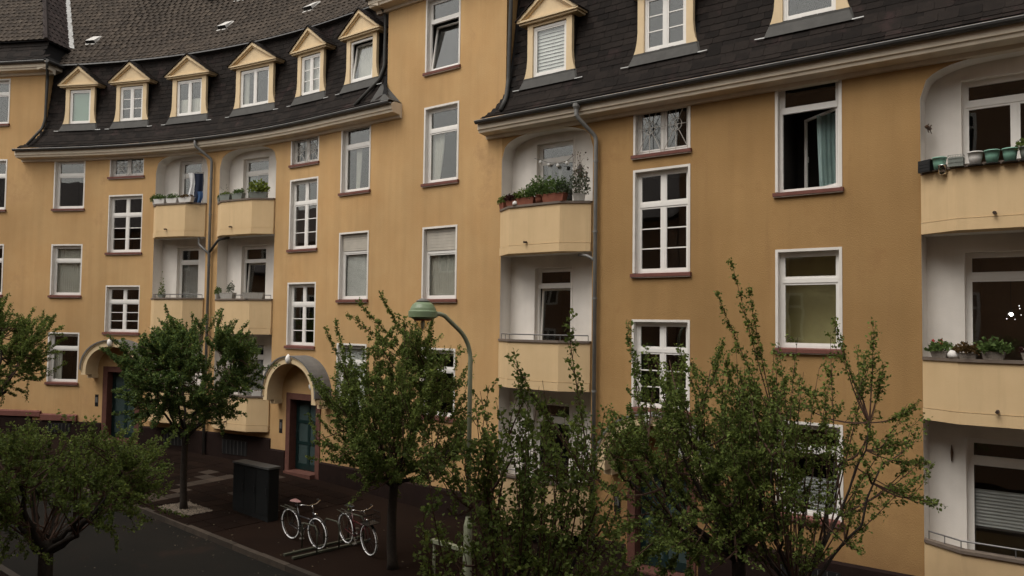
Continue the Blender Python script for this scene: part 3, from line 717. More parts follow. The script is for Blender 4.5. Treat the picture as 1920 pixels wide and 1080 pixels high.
# ------------------------------------------------------------------ mansard roofs
MP = [(.50, .0), (.38, .10), (.22, .30), (.07, .60), (-.06, 1.0), (-.17, 1.5), (-.28, 2.15), (-.37, 2.8), (-.45, 3.45)]
def prof_at(t, pts):
    for i in range(len(pts)-1):
        a, b = pts[i], pts[i+1]; l = math.hypot(b[0]-a[0], b[1]-a[1])
        if t <= l or i == len(pts)-2:
            k = t/l; return a[0]+(b[0]-a[0])*k, a[1]+(b[1]-a[1])*k, ((b[0]-a[0])/l, (b[1]-a[1])/l)
        t -= l
def prof_len(pts): return sum(math.hypot(pts[i+1][0]-pts[i][0], pts[i+1][1]-pts[i][1]) for i in range(len(pts)-1))
def slate_poly():
    return [(-.5, 1), (-.5, .05), (-.47, .0), (.40, 0), (.5, .13), (.5, 1)]
def slate_mesh(w_, l_, th):
    mb = MB(); pl = slate_poly(); n = len(pl)
    mb.v = [(x*w_, y*l_, th) for x, y in pl] + [(x*w_, y*l_, 0) for x, y in pl]
    mb.f.append(tuple(reversed(range(n)))); mb.mi.append(0)
    mb.f[-1] = tuple(range(n))
    for i in range(n-1): mb.f.append((i, n+i, n+i+1, i+1)); mb.mi.append(0)
    return mb.mesh('slate', 'slate')
def tile_mats(sA, sB, pts, ze, row, wid, keep, jit=1.0):
    out = []; Lt = prof_len(pts); nrow = int(Lt/row)
    for r in range(nrow):
        t = r*row+.01; o, z, d = prof_at(t+row*.5, pts); o0, z0, _ = prof_at(t, pts)
        s = sA(o) + (r % 2)*wid*.5
        while s < sB(o):
            ww = wid*random.uniform(.82, 1.12)
            if keep(s+ww/2, z0):
                th = theta(s+ww/2); T = tan(th); n_ = nrm(th)
                X = Vector((T[0], T[1], 0)); Y = Vector((n_[0]*d[0], n_[1]*d[0], d[1])); Z = X.cross(Y)
                lift = .011; Y2 = (Y - Z*(lift/(row*1.2))).normalized(); Z2 = X.cross(Y2)
                rot = Matrix.Rotation(random.gauss(0, .012)*jit, 3, 'Z')
                m3 = Matrix((X, Y2, Z2)).transposed() @ rot
                p = Vector(F(s+ww/2, o0, ze+z0)) + Z*(.012+random.uniform(0, .004))
                m4 = m3.to_4x4(); m4.translation = p
                out.append((m4, ww/wid, r, s))
            s += ww+.004
    return out
def joined(name, mats_, base, matname, house):
    V0 = np.array([v.co[:] for v in base.vertices]); polys = [list(p.vertices) for p in base.polygons]
    mb = MB(); var = []
    for m4, sx, *_ in mats_:
        A = np.array(m4); v = V0.copy(); v[:, 0] *= sx; v = v @ A[:3, :3].T + A[:3, 3]; n = len(mb.v); mb.v += [tuple(q) for q in v]
        rv = random.random()
        for p in polys: mb.f.append(tuple(n+i for i in p)); mb.mi.append(0); var.append(rv)
    me = mb.mesh(name, matname); a = me.attributes.new('var', 'FLOAT', 'FACE'); a.data.foreach_set('value', var)
    o = link(name, me, house, -Vector(house.location)); o['kind'] = 'stuff'; return o
def backing(house, s0f, s1f, pts, ze, dorm, matn='slateback', step=.4):
    mb = MB(); Lt = prof_len(pts); n = 26; rows = [prof_at(Lt*i/n, pts) for i in range(n+1)]
    s0, s1 = s0f(1), s1f(1)
    for i in range(n):
        (o0, z0, _), (o1, z1, _) = rows[i], rows[i+1]; om = (o0+o1)/2; zm = ze+(z0+z1)/2
        a, b = s0f(om), s1f(om)
        cuts = sorted([a, b] + [x for x in srange(min(a, b), max(a, b), step)] + [x for d in dorm for x in (d[0], d[1]) if a < x < b])
        for k in range(len(cuts)-1):
            if cuts[k+1]-cuts[k] < 1e-6: continue
            c = (cuts[k]+cuts[k+1])/2
            if any(d[0] < c < d[1] and d[2] < zm < d[3] for d in dorm): continue
            mb.quad(F(cuts[k], o0, ze+z0), F(cuts[k+1], o0, ze+z0), F(cuts[k+1], o1, ze+z1), F(cuts[k], o1, ze+z1))
    return part('roof', mb, matn, house)
DL = [(-11.75, 1.38), (-9.45, 1.5), (-6.75, 1.72), (-3.58, 1.95), (-.79, 1.42), (1.69, 1.5)]
DR = [(8.84, 1.5), (12.08, 1.52), (15.32, 1.52), (19.0, 1.5), (22.6, 1.5)]
DW_L = [(c-w_/2+.12, c+w_/2-.12, 12.32, 14.0) for c, w_ in DL]
DW_R = [(c-w_/2+.12, c+w_/2-.12, 11.22, 12.9) for c, w_ in DR]
def pos(o): return max(0, o)
sl2a = lambda o: EDGE12+.04-.85*pos(o)/.5; sl2b = lambda o: EDGE23-.03+.6*pos(o)/.5
sl3a = lambda o: EDGET+.03-.55*pos(o)/.5; sl3b = lambda o: SR
roof2 = backing(H2, sl2a, sl2b, MP, ZE2, DW_L)
roof3 = backing(H3, sl3a, sl3b, MP, ZE3, DW_R)
SLM = slate_mesh(.33, .215, .009)
def keepf(dw, ze): return lambda s, z: not any(d[0]-.02 < s < d[1]+.02 and d[2]-.05 < ze+z < d[3] for d in dw)
t2 = tile_mats(sl2a, lambda o: sl2b(o)-.3-.3*pos(o)/.5, MP, ZE2, .165, .33, keepf(DW_L, ZE2))
joined('slate_covering', t2, SLM, 'slate', roof2)
bpy.context.view_layer.update()
o_ = [c for c in roof2.children][0]; o_.location = (0, 0, 0)
t3 = tile_mats(lambda o: sl3a(o)+.1, sl3b, MP, ZE3, .165, .33, keepf(DW_R, ZE3))
vis = sorted([q for q in t3 if 9.3 < q[3] < 19.2], key=lambda q: (q[2]*2 - q[3]*1.2))
near = vis[:300]; ids = set(id(q) for q in near)
for q in near:
    o = link('slate', SLM, roof3); o.matrix_local = Matrix.Translation(Vector(q[0].translation)) @ q[0].to_3x3().to_4x4() @ Matrix.Diagonal((q[1], 1, 1, 1))
o_ = joined('slate_covering', [q for q in t3 if id(q) not in ids], SLM, 'slate', roof3); o_.location = (0, 0, 0)
# roof is parented with world coordinates, so its children are too
# lead hip ends of the eaves
def hip(house, s_in, s_out, ze):
    mb = MB(); k = (s_out-s_in)
    A = F(s_in, .49, ze+.012); B = F(s_out, .49, ze+.012); C_ = F(s_out, -.02, ze+.012); D_ = F(s_in+k*.06, .01, ze+.78)
    mid = F(s_in+k*.35, .17, ze+.36)
    mb.quad(A, B, mid, m=0); mb.quad(A, mid, D_); mb.quad(B, C_, mid); mb.quad(mid, C_, D_)
    part('lead_hip', mb, 'zinc', house)
hip(H2, EDGE23-.25, 3.53, ZE2)

# upper tiled roof of the curved house
K = math.tan(R(48))
UP2 = [(-.33, 0), (-.55, .16), (-.9, .50), (-6.6, .50+5.7*K)]
rb = MB()
for i in range(len(UP2)-1):
    for a, b in zip(srange(EDGE12-5.6, EDGE23, .5)[:-1], srange(EDGE12-5.6, EDGE23, .5)[1:]):
        (o0, z0), (o1, z1) = UP2[i], UP2[i+1]; zb0 = 14.86
        rb.quad(F(a, o0, zb0+z0-.03), F(b, o0, zb0+z0-.03), F(b, o1, zb0+z1-.03), F(a, o1, zb0+z1-.03))
up2 = part('upper_roof', rb, 'slateback', H2)
def tile_mesh(w_, l_, matn):
    mb = MB(); pr = [(-.5, .0), (-.32, .03), (-.12, .006), (.3, .0), (.5, .012)]; k = len(pr)
    for y, dz in ((0, .024), (l_, .012)):
        for x, z in pr: mb.v.append((x*w_, y, z+dz))
    for x, z in pr: mb.v.append((x*w_, 0, z-.004))
    for i in range(k-1):
        mb.f.append((i, i+1, k+i+1, k+i)); mb.mi.append(0); mb.f.append((2*k+i, 2*k+i+1, i+1, i)); mb.mi.append(0)
    return mb.mesh('roof_tile', matn)
TM = tile_mesh(.25, .36, 'tile')
VENTS = [(-12.98, 1.55), (-6.8, 1.5), (-2.85, 1.45), (-7.9, 3.4)]
tu = tile_mats(lambda o: -13.3-max(0, .50+(-o-.9)*K-.88)/1.2, lambda o: EDGE23-.02, UP2, 14.86, .30, .25, lambda s, z: True, jit=.8)
o_ = joined('tile_covering', tu, TM, 'tile', up2); o_.location = (0, 0, 0)
mb = MB(); sweep(mb, [(-.25, 14.80), (-.36, 14.92), (-.46, 14.90), (-.46, 14.74)], srange(EDGE12, EDGE23)); part('eave_board', mb, 'gutter', H2)
def vent(house, s, o, tm='vent'):
    z = 14.86+.50+(-o-.9)*K; t = theta(s); mb = MB()
    a = math.atan(K)
    mb.v = [(-.22, 0, .02), (.22, 0, .02), (.22, .6, .0), (-.22, .6, .0), (-.2, .02, .16), (.2, .02, .16), (.17, .55, .05), (-.17, .55, .05)]
    mb.f = [(4, 5, 6, 7), (1, 2, 6, 5), (3, 0, 4, 7), (2, 3, 7, 6)]; mb.mi = [0]*4
    mb.quad((-.27, -.07, .02), (.27, -.07, .02), (.27, 0, .03), (-.27, 0, .03))
    vo = link('roof_vent', mb.mesh('roof_vent', tm), house, Vector(F(s, o, z+.02))-Vector(house.location))
    X = Vector((*tan(t), 0)); nn = nrm(t); Y = Vector((-nn[0]*math.cos(a), -nn[1]*math.cos(a), math.sin(a))); Z = X.cross(Y)
    vo.rotation_euler = Matrix((X, Y, Z)).transposed().to_euler()
    h_ = MB(); h_.quad((-.18, .015, .03), (.18, .015, .03), (.18, .015, .15), (-.18, .015, .15)); link('vent_opening', h_.mesh('vent_opening', 'black'), vo)
for (s, o) in ((-12.6, -1.55), (-6.75, -1.6), (-2.7, -1.6), (-7.4, -3.3)): vent(H2, s, o)
# skylight at the top of the view
def skylight(house, s, o):
    z = 14.86+.50+(-o-.9)*K; t = theta(s); a = math.atan(K)
    X = Vector((*tan(t), 0)); nn = nrm(t); Y = Vector((-nn[0]*math.cos(a), -nn[1]*math.cos(a), math.sin(a))); Z = X.cross(Y)
    mb = MB()
    for b in ((-.4, -.34, 0, .9, .0, .12), (.34, .4, 0, .9, .0, .12), (-.34, .34, 0, .06, 0, .12), (-.34, .34, .84, .9, 0, .12)): mb.box(*b)
    so = link('skylight', mb.mesh('skylight', 'zinc'), house, Vector(F(s, o, z+.02))-Vector(house.location)); so.rotation_euler = Matrix((X, Y, Z)).transposed().to_euler()
    p = MB(); p.box(-.34, .34, .06, .84, .07, .09); link('pane', p.mesh('pane', 'oppglass'), so)
skylight(H2, -8.6, -3.55)

# corner house roof: slate skirt, hipped tile roof, valley flashing
SK = [(.45, 0), (.18, .25), (.02, .62), (-.05, .92)]
rb = MB(); z1 = ZE1+.10
sk = srange(-19, -12.95, .6)
for i in range(len(SK)-1):
    (o0, z0), (o1, z1_) = SK[i], SK[i+1]
    for a, b in zip(sk[:-1], sk[1:]):
        e0 = (o0 if b == sk[-1] else 0); e1 = (o1 if b == sk[-1] else 0)
        rb.quad(F(a, o0, z1+z0), F(b+e0-(.42 if b == sk[-1] else 0), o0, z1+z0), F(b+e1-(.42 if b == sk[-1] else 0), o1, z1+z1_), F(a, o1, z1+z1_))
    sa, sb = -12.95-.42+o0, -12.95-.42+o1
    rb.quad(F(sa, o0, z1+z0), F(sa, -5, z1+z0), F(sb, -5, z1+z1_), F(sb, o1, z1+z1_))
r1 = part('roof', rb, 'slateback', H1)
ts = tile_mats(lambda o: -19.0, lambda o: -13.45+o, SK, z1, .165, .33, lambda s, z: True)
o_ = joined('slate_covering', ts, SLM, 'slate', r1); o_.location = (0, 0, 0)
SCORN = -13.32; KS = 1.2
ztop1 = z1+.90
U1 = [(.08, 0), (-6.5, 6.58*K)]
def hipS(z): return SCORN+.05-(z)/KS
rb = MB(); rows = 12
for i in range(rows):
    za, zb_ = 6.58*K*i/rows, 6.58*K*(i+1)/rows; oa, ob = .08-za/K, .08-zb_/K
    rb.quad(F(-19, oa, ztop1+za-.03), F(hipS(za), oa, ztop1+za-.03), F(hipS(zb_), ob, ztop1+zb_-.03), F(-19, ob, ztop1+zb_-.03))
    rb.quad(F(hipS(za), oa, ztop1+za-.03), F(hipS(za), -8, ztop1+za-.03), F(hipS(zb_), -8, ztop1+zb_-.03), F(hipS(zb_), ob, ztop1+zb_-.03), m=1)
u1 = part('upper_roof', rb, ['slateback', 'slateback'], H1)
tu = tile_mats(lambda o: -19.0, lambda o: hipS((.08-o)*K)-.2, U1, ztop1, .30, .25, lambda s, z: True)
o_ = joined('tile_covering', tu, TM, 'tile', u1); o_.location = (0, 0, 0)
# side slope tiles
th = theta(-14); Tv = Vector((*tan(th), 0)); Nv = Vector((*nrm(th), 0)); upv = (Vector((0, 0, 1))*KS - Tv).normalized(); TM2 = tile_mesh(.25, .36, 'tile2'); sm = []
Xd = -Nv; Zd = Xd.cross(upv)
for r in range(24):
    zz = r*.28; o = .08-zz/K - (r % 2)*.12
    while o > -7.5:
        p = Vector(F(hipS(zz), o-.13, ztop1+zz)) + Zd*.02
        m4 = Matrix((Xd, upv, Zd)).transposed().to_4x4(); m4.translation = p; sm.append((m4, 1.0)); o -= .252
o_ = joined('side_tile_covering', sm, TM2, 'tile2', u1); o_.location = (0, 0, 0)
hb = MB(); hb.tube([F(hipS(z), .08-z/K, ztop1+z+.02) for z in (0, 1, 2, 3.5, 5)], .09, 6); part('hip_ridge', hb, 'tile2', H1)
# valley flashing where the side slope meets the main roof
vl = []
for zz in (.05, .6, 1.2, 2, 3, 4.2, 5.4):
    za = ztop1+zz; o = -.9-(za-14.86-.50)/K; vl.append((hipS(zz), o, za))
fb = MB()
for (a, b) in zip(vl[:-1], vl[1:]):
    fb.quad(F(a[0]-.04, a[1]+.05, a[2]+.10), F(a[0]+.17, a[1], a[2]+.06), F(b[0]+.17, b[1], b[2]+.06), F(b[0]-.04, b[1]+.05, b[2]+.10))
part('valley_flashing', fb, 'flash', H2)
# tower bay roof (mostly above the view)
rb = MB(); zt = ZET+.1
for (a, b) in (((2.45, 7.95, .5, 0), (2.9, 7.5, .05, .9)), ((2.9, 7.5, .05, .9), (4.4, 6.0, -3.5, 5))):
    s0, s1, o0, z0 = a; S0, S1, o1, z1_ = b
    rb.quad(F(s0, o0, zt+z0), F(s1, o0, zt+z0), F(S1, o1, zt+z1_), F(S0, o1, zt+z1_))
    rb.quad(F(s1, o0, zt+z0), F(s1, -6, zt+z0), F(S1, -6, zt+z1_), F(S1, o1, zt+z1_)); rb.quad(F(S0, o1, zt+z1_), F(S0, -6, zt+z1_), F(s0, -6, zt+z0), F(s0, o0, zt+z0))
part('tower_roof', rb, 'slate', H3)
# upper roof of right house
rb = MB()
for a, b in zip(srange(EDGET, SR, 1)[:-1], srange(EDGET, SR, 1)[1:]):
    rb.quad(F(a, -.35, ZE3+3.44), F(b, -.35, ZE3+3.44), F(b, -6.6, ZE3+3.44+6.25*K), F(a, -6.6, ZE3+3.44+6.25*K))
part('upper_roof', rb, 'tile', H3)
# back and ends closing the block, so no light enters from behind
mb = MB()
for a, b in zip(srange(-19, SR, 1)[:-1], srange(-19, SR, 1)[1:]):
    mb.quad(F(a, -10, -2.5), F(b, -10, -2.5), F(b, -10, 15), F(a, -10, 15)); mb.quad(F(a, -10, 15), F(b, -10, 15), F(b, -6.6, 21.5), F(a, -6.6, 21.5))
mb.quad(F(-19, 0, -2.5), F(-19, -10, -2.5), F(-19, -10, 15), F(-19, 0, 15))
part('rear_wall', mb, 'stucco', H3)

# ------------------------------------------------------------------ dormers
def dormer(house, sc, wd, z0, kind, tiltv=None):
    """local frame: x along facade, y inward, z up from the dormer sill"""
    t = theta(sc); base = Vector(F(sc, 0.0, z0)); hw = wd/2-.06; H_ = 1.46
    pw = .165 if wd < 1.6 else .2
    mb = MB()
    # flared pilasters
    for sx in (-1, 1):
        outer = [(hw+.10, 0), (hw+.055, .12), (hw+.02, .28), (hw, .5), (hw, H_)]
        poly = [(hw-pw, 0)] + outer + [(hw-pw, H_)]
        a = [(sx*x, 0, z) for x, z in poly]; b = [(sx*x, .10, z) for x, z in poly]
        if sx < 0: a, b = a, b
        mb.prism(None, a, b)
    mb.box(-hw+pw, hw-pw, .004, .09, H_-.13, H_-.002)
    d = link('dormer', mb.mesh('dormer', 'cream'), house, base-Vector(house.location), (0, 0, -t))
    # cheeks
    ck = MB()
    for sx in (-1, 1): ck.box(*sorted((sx*(hw-.02), sx*(hw-.001))), .101, .75, -.05, H_)
    link('cheek', ck.mesh('cheek', 'slate'), d)
    # horizontal cornice, tympanum, raking cornices
    ov = hw+.26; ap = .74
    pb = MB(); pb.box(-ov, ov, -.14, .4, H_, H_+.045); pb.box(-ov+.05, ov-.05, -.09, .4, H_-.05, H_-.001)
    pb.prism(None, [(-ov+.1, -.05, H_+.046), (ov-.1, -.05, H_+.046), (0, -.05, H_+ap-.1)], [(-ov+.1, .05, H_+.046), (ov-.1, .05, H_+.046), (0, .05, H_+ap-.1)])
    for sx in (-1, 1):
        a = [(sx*ov, H_+.047), (sx*(ov-.13), H_+.047), (0, H_+ap-.105), (0, H_+ap)]
        pb.prism(None, [(x, -.15, z) for x, z in a], [(x, .02, z) for x, z in a])
        a = [(sx*(ov-.12), H_+.05), (sx*(ov-.19), H_+.05), (0, H_+ap-.16), (0, H_+ap-.09)]
        pb.prism(None, [(x, -.10, z) for x, z in a], [(x, .02, z) for x, z in a])
    link('pediment', pb.mesh('pediment', 'cream'), d)
    rb = MB(); e = .03
    for sx in (-1, 1):
        rows_ = 5
        for r in range(rows_):
            u0, u1 = r/rows_, (r+1)/rows_
            xa, xb = sx*(ov+.03)*(1-u0), sx*(ov+.03)*(1-u1); za, zb_ = H_+.03+(ap)*u0, H_+.03+ap*u1
            rb.prism(None, [(xa, -.19, za+e), (xb, -.19, zb_+.012), (xb, 1.35, zb_+.012), (xa, 1.35, za+e)], [(xa, -.19, za+e-.025), (xb, -.19, zb_-.02), (xb, 1.35, zb_-.02), (xa, 1.35, za+e-.025)])
    ro = link('dormer_roof', rb.mesh('dormer_roof', 'slate'), d)
    zb2 = MB(); zb2.tube([(0, -.2, H_+ap+.045), (0, 1.35, H_+ap+.045)], .02, 6)
    for sx in (-1, 1): zb2.quad((sx*(ov+.02), .75, H_+.09), (sx*(ov+.16), .9, H_+.08), (sx*.2, 1.3, H_+ap-.02), (sx*.1, 1.1, H_+ap))
    link('ridge_flashing', zb2.mesh('ridge_flashing', 'zinc'), ro)
    # lead apron
    ab = MB(); x0, x1 = hw+.10, hw+.19
    ab.quad((-x1, -.115, -.30), (x1, -.115, -.30), (x0, -.03, -.055), (-x0, -.03, -.055)); ab.quad((-x0, -.03, -.0551), (x0, -.03, -.0551), (x0, -.03, -.005), (-x0, -.03, -.005)); ab.quad((-x0, -.03, -.005), (x0, -.03, -.005), (x0, .1, -.002), (-x0, .1, -.002))
    for sx in (-1, 1): ab.quad((sx*x1, -.115, -.30), (sx*(x1+.05), .0, -.28), (sx*(x0+.02), .13, .12), (sx*x0, -.03, -.055))
    for sx in (-1, 1): ab.quad((sx*(x1-.02), -.125, -.305), (sx*(x1+.2), -.115, -.295), (sx*(x1+.2), -.10, -.27), (sx*(x1-.02), -.115, -.28), m=1)
    link('apron', ab.mesh('apron', ['zinc', 'bead']), d)
    # window
    ww = 2*(hw-pw); wz0 = .02; wh = H_-.15-wz0
    op = tiltv is not None
    cfg = {'one': (None, 1, 1, 1), 'six': (None, 1, 2, 3), 'two': (None, 1, 2, 1)}[kind[0]]
    me, panes, low = frame_mesh((round(ww, 3), round(wh, 3), cfg[0], cfg[1], cfg[2], cfg[3], op))
    fo = link('window_frame', me, d, (0, -.07, wz0))
    for (a, b, c, e_) in panes: link('pane', pane_mesh(b-a, e_-c), d, ((a+b)/2, .085, wz0+(c+e_)/2))
    if op:
        W2 = ww-.12; sh = low[1]-low[0]; s2 = MB(); sw = .05
        s2.box(-W2/2, -W2/2+sw, -.025, .025, 0, sh); s2.box(W2/2-sw, W2/2, -.025, .025, 0, sh); s2.box(-W2/2+sw, W2/2-sw, -.025, .025, 0, sw); s2.box(-W2/2+sw, W2/2-sw, -.025, .025, sh-sw, sh)
        rot = (-R(tiltv), 0, 0); loc = Vector((0, .08, wz0+low[0])); link('sash', s2.mesh('sash', 'white'), d, loc, rot)
        link('pane', pane_mesh(W2-2*sw, sh-2*sw), d, loc + Matrix.Rotation(-R(tiltv), 3, 'X') @ Vector((0, 0, sh/2)), rot)
    rm = MB(); a = ww/2+.02; dd = 1.0
    P = [(-a, .12, -.0), (a, .12, -.0), (a, .12, H_-.13), (-a, .12, H_-.13), (-a, dd, -.0), (a, dd, -.0), (a, dd, H_-.13), (-a, dd, H_-.13)]
    for q in ((4, 5, 6, 7), (0, 1, 5, 4), (2, 3, 7, 6), (1, 2, 6, 5), (3, 0, 4, 7)): rm.quad(*[P[i] for i in q])
    link('room_interior', rm.mesh('room_interior', 'dark'), d)
    if len(kind) > 1:
        k = kind[1]
        if k == 'shade': b = MB(); b.box(-ww/2+.06, ww/2-.06, .13, .135, .1, wh); link('roller_blind', b.mesh('roller_blind', kind[2]), d)
        if k == 'net': link('curtain', curtain_mesh(-ww/2+.05, ww/2-.05, .06, wh, kind[2], amp=.015, waves=10), d, (0, .3 if op else .17, 0))
        if k == 'half': link('curtain', curtain_mesh(-ww/2+.05, ww/2-.05, .06, wh*.5, kind[2], amp=.012, waves=10), d, (0, .17, 0))
        if k == 'side': link('curtain', curtain_mesh(-ww/2+.04, -ww/2+.3, .06, wh, kind[2], amp=.02, waves=4), d, (0, .17, 0))
        if k == 'slat':
            b = MB(); z = .12
            while z < wh-.05: b.quad((-ww/2+.08, .13, z), (ww/2-.08, .13, z), (ww/2-.08, .16, z+.085), (-ww/2+.08, .16, z+.085)); z += .09
            link('blind', b.mesh('blind', 'blind'), d)
    return d
KL = [('one', 'shade', 'greenblind'), ('six',), ('two', 'half', 'curtain'), ('two', 'side', 'curtain'), ('six', 'net', 'curtain'), ('one', 'net', 'curtain')]
for i, ((c, w_), k) in enumerate(zip(DL, KL)): dormer(H2, c, w_, 12.42, k, tiltv=8 if i == 5 else None)
KR = [('one', 'slat'), ('six',), ('one',), ('one',), ('six',)]
for (c, w_), k in zip(DR, KR): dormer(H3, c, w_, 11.31, k)

# ------------------------------------------------------------------ downpipes
def pipe(house, pts, r=.05, mat_='pipe', clamps=()):
    # round the corners
    P = [Vector(F(*q)) for q in pts]; path = [P[0]]
    for i in range(1, len(P)-1):
        a, b, c = P[i-1], P[i], P[i+1]; l = min(.1, (a-b).length*.4, (c-b).length*.4)
        p1 = b+(a-b).normalized()*l; p2 = b+(c-b).normalized()*l
        for k in range(5): u = k/4; path.append((p1*(1-u)+b*u)*(1-u)+(b*(1-u)+p2*u)*u)
    path.append(P[-1])
    mb = MB(); mb.tube(path, r, 10); o = part('downpipe', mb, mat_, house, True)
    cb = MB()
    for (s, oo, z) in clamps: cb.lathe([(r+.012, -.025), (r+.012, .025)], F(s, oo, z), 12)
    if clamps: link('pipe_clamp', cb.mesh('pipe_clamp', mat_), o)
pipe(H3, [(10.02, .5, ZE3-.1), (10.02, .5, ZE3-.38), (10.33, .11, ZE3-.85), (10.33, .11, -.65)], clamps=[(10.33, .11, z) for z in (8.9, 7.2, 5.6, 3.4, 1.5)])
pipe(H3, [(9.85, .10, 6.66), (10.10, .10, 6.64), (10.33, .11, 6.5)], r=.035)
pipe(H2, [(-5.85, .5, ZE2-.1), (-5.85, .5, ZE2-.3), (-5.43, .11, ZE2-.75), (-5.43, .11, .25)], clamps=[(-5.43, .11, z) for z in (10, 8.7, 6.9, 5, 3)])
pipe(H2, [(-4.5, .10, 7.84), (-5.0, .10, 7.80), (-5.43, .11, 7.35)], r=.045, mat_='gutter')
pipe(H2, [(-5.95, .10, 7.9), (-5.95, .10, 7.66), (-5.43, .11, 7.3)], r=.04)
pipe(H1, [(-12.86, .45, ZE1), (-12.9, .40, ZE1-.15), (-13.15, .06, ZE1-.55), (-13.2, .05, 12.6), (-13.25, .12, 12.25), (-13.55, .5, 11.55)], r=.05, mat_='zinc')
pipe(H3, [(7.62, .38, ZET), (7.58, .1, ZET-.3), (7.58, -.02, ZET-.6), (7.55, .02, 11.4), (7.62, .2, 10.85), (7.62, .42, 10.48)], r=.055, mat_='zinc')
pipe(H3, [(2.75, .4, ZET), (2.72, -.05, ZET-.4), (2.70, -.05, 12.7), (2.6, .05, 12.3), (1.95, .45, 11.5)], r=.05, mat_='zinc')
# rainwater hoppers
hb = MB(); hb.lathe([(.05, -.28), (.055, -.12), (.09, -.05), (.09, .02)], F(10.02, .5, ZE3-.1), 12); part('rain_hopper', hb, 'pipe', H3)

# ------------------------------------------------------------------ ground
def ribbon(name, o0, o1, mname, dz, s0=-60, s1=60, step=1.5, kind='structure', sub=1):
    mb = MB(); ss = srange(s0, s1, step)
    for a, b in zip(ss[:-1], ss[1:]):
        for k in range(sub):
            p, q = o0+(o1-o0)*k/sub, o0+(o1-o0)*(k+1)/sub
            pts = []
            for s, o in ((a, p), (b, p), (b, q), (a, q)):
                x, y = plan(s, o); pts.append((x, y, zg(x, y)+dz))
            mb.quad(*pts)
    o = link(name, mb.mesh(name, mname)); o['kind'] = kind; return o
KO = 5.55; KN = 9.6
g = MB()
for (x0, x1) in ((-160, 160),):
    g.quad(*[(x, y, zg(x, y)-.30) for x, y in ((-160, -120), (160, -120), (160, 180), (-160, 180))])
o = link('ground', g.mesh('ground', 'soil')); o['kind'] = 'structure'
road = ribbon('road', KO-.05, KN+.05, 'asphalt', -.12)
pav = ribbon('pavement', -.3, KO-.14, 'paving', -.006)
pav2 = ribbon('near_pavement', KN+.14, 16.7, 'paving', -.006)
# pavement slabs as pieces near the street furniture, the rest in the sheet's material
def flag(name, parent, s, o, ls, lo, mname, dz=.004):
    pts = [plan(s, o), plan(s+ls, o), plan(s+ls, o+lo), plan(s, o+lo)]
    mb = MB(); a = [(p[0], p[1], zg(*p)-.02) for p in pts]; b = [(p[0], p[1], zg(*p)+dz) for p in pts]
    mb.prism(None, a, b)
    return link(name, mb.mesh(name, mname), parent)
random.seed(21)
for i in range(20):
    for j in range(10):
        s = -7.5+i*.52; o_ = .6+j*.49
        if s > 3.0: continue
        light = (abs((s+2.4)-(o_-2.3)*.5) < .5 and 1.2 < o_ < 4.8) or random.random() < .012
        flag('paving_slab', pav, s, o_, .505, .475, 'paving_light' if light and random.random() < .75 else 'paving', random.uniform(.002, .008))
# kerb stones
def kerb(o0, o1, parent, s0, s1, L_=1.0):
    n = int((s1-s0)/L_)
    for i in range(n):
        s = s0+i*L_; mb = MB(); pts = [plan(s+.006, o0), plan(s+L_-.006, o0), plan(s+L_-.006, o1), plan(s+.006, o1)]
        dz = random.uniform(-.006, .006)
        a = [(p[0], p[1], zg(*p)-.25) for p in pts]; b = [(p[0], p[1], zg(*p)+.006+dz) for p in pts]
        mb.prism(None, a, b); link('kerb_stone', mb.mesh('kerb_stone', 'kerb'), parent)
kerb(KO-.14, KO, pav, -14, 26)
kerb(KN, KN+.14, pav2, -4, 22)

# ------------------------------------------------------------------ leaves and trees
def leaves_mesh(name, pts, dirs, size, matn, jit=.6, fold=.25):
    """pts (n,3) leaf bases, dirs (n,3) preferred directions"""
    n = len(pts); pts = np.asarray(pts); d = np.asarray(dirs)+RNG.normal(0, jit, (n, 3)); d /= np.linalg.norm(d, axis=1, keepdims=True)+1e-9
    u = RNG.normal(0, 1, (n, 3))+np.array([0, 0, .9]); s = np.cross(d, u); s /= np.linalg.norm(s, axis=1, keepdims=True)+1e-9
    nn = np.cross(s, d); L_ = size*RNG.uniform(.65, 1.3, (n, 1)); Wd = L_*RNG.uniform(.32, .48, (n, 1))
    a = pts; b = pts+d*L_*.5+s*Wd+nn*L_*fold*.4; c = pts+d*L_-nn*L_*.12; e = pts+d*L_*.5-s*Wd+nn*L_*fold*.4
    V = np.stack([a, b, c, e], 1).reshape(-1, 3); Q = np.arange(4*n).reshape(n, 4)
    # fold along the midrib: two triangles as degenerate-free quads
    T = np.concatenate([Q[:, [0, 1, 2]], Q[:, [0, 2, 3]]])
    var = RNG.uniform(0, 1, n); return fastmesh(name, V, T, matn, np.concatenate([var, var]))
def curve(a, b, bend, n):
    a, b = np.asarray(a, float), np.asarray(b, float); m = (a+b)/2+bend
    t = np.linspace(0, 1, n)[:, None]; return (1-t)**2*a+2*t*(1-t)*m+t**2*b
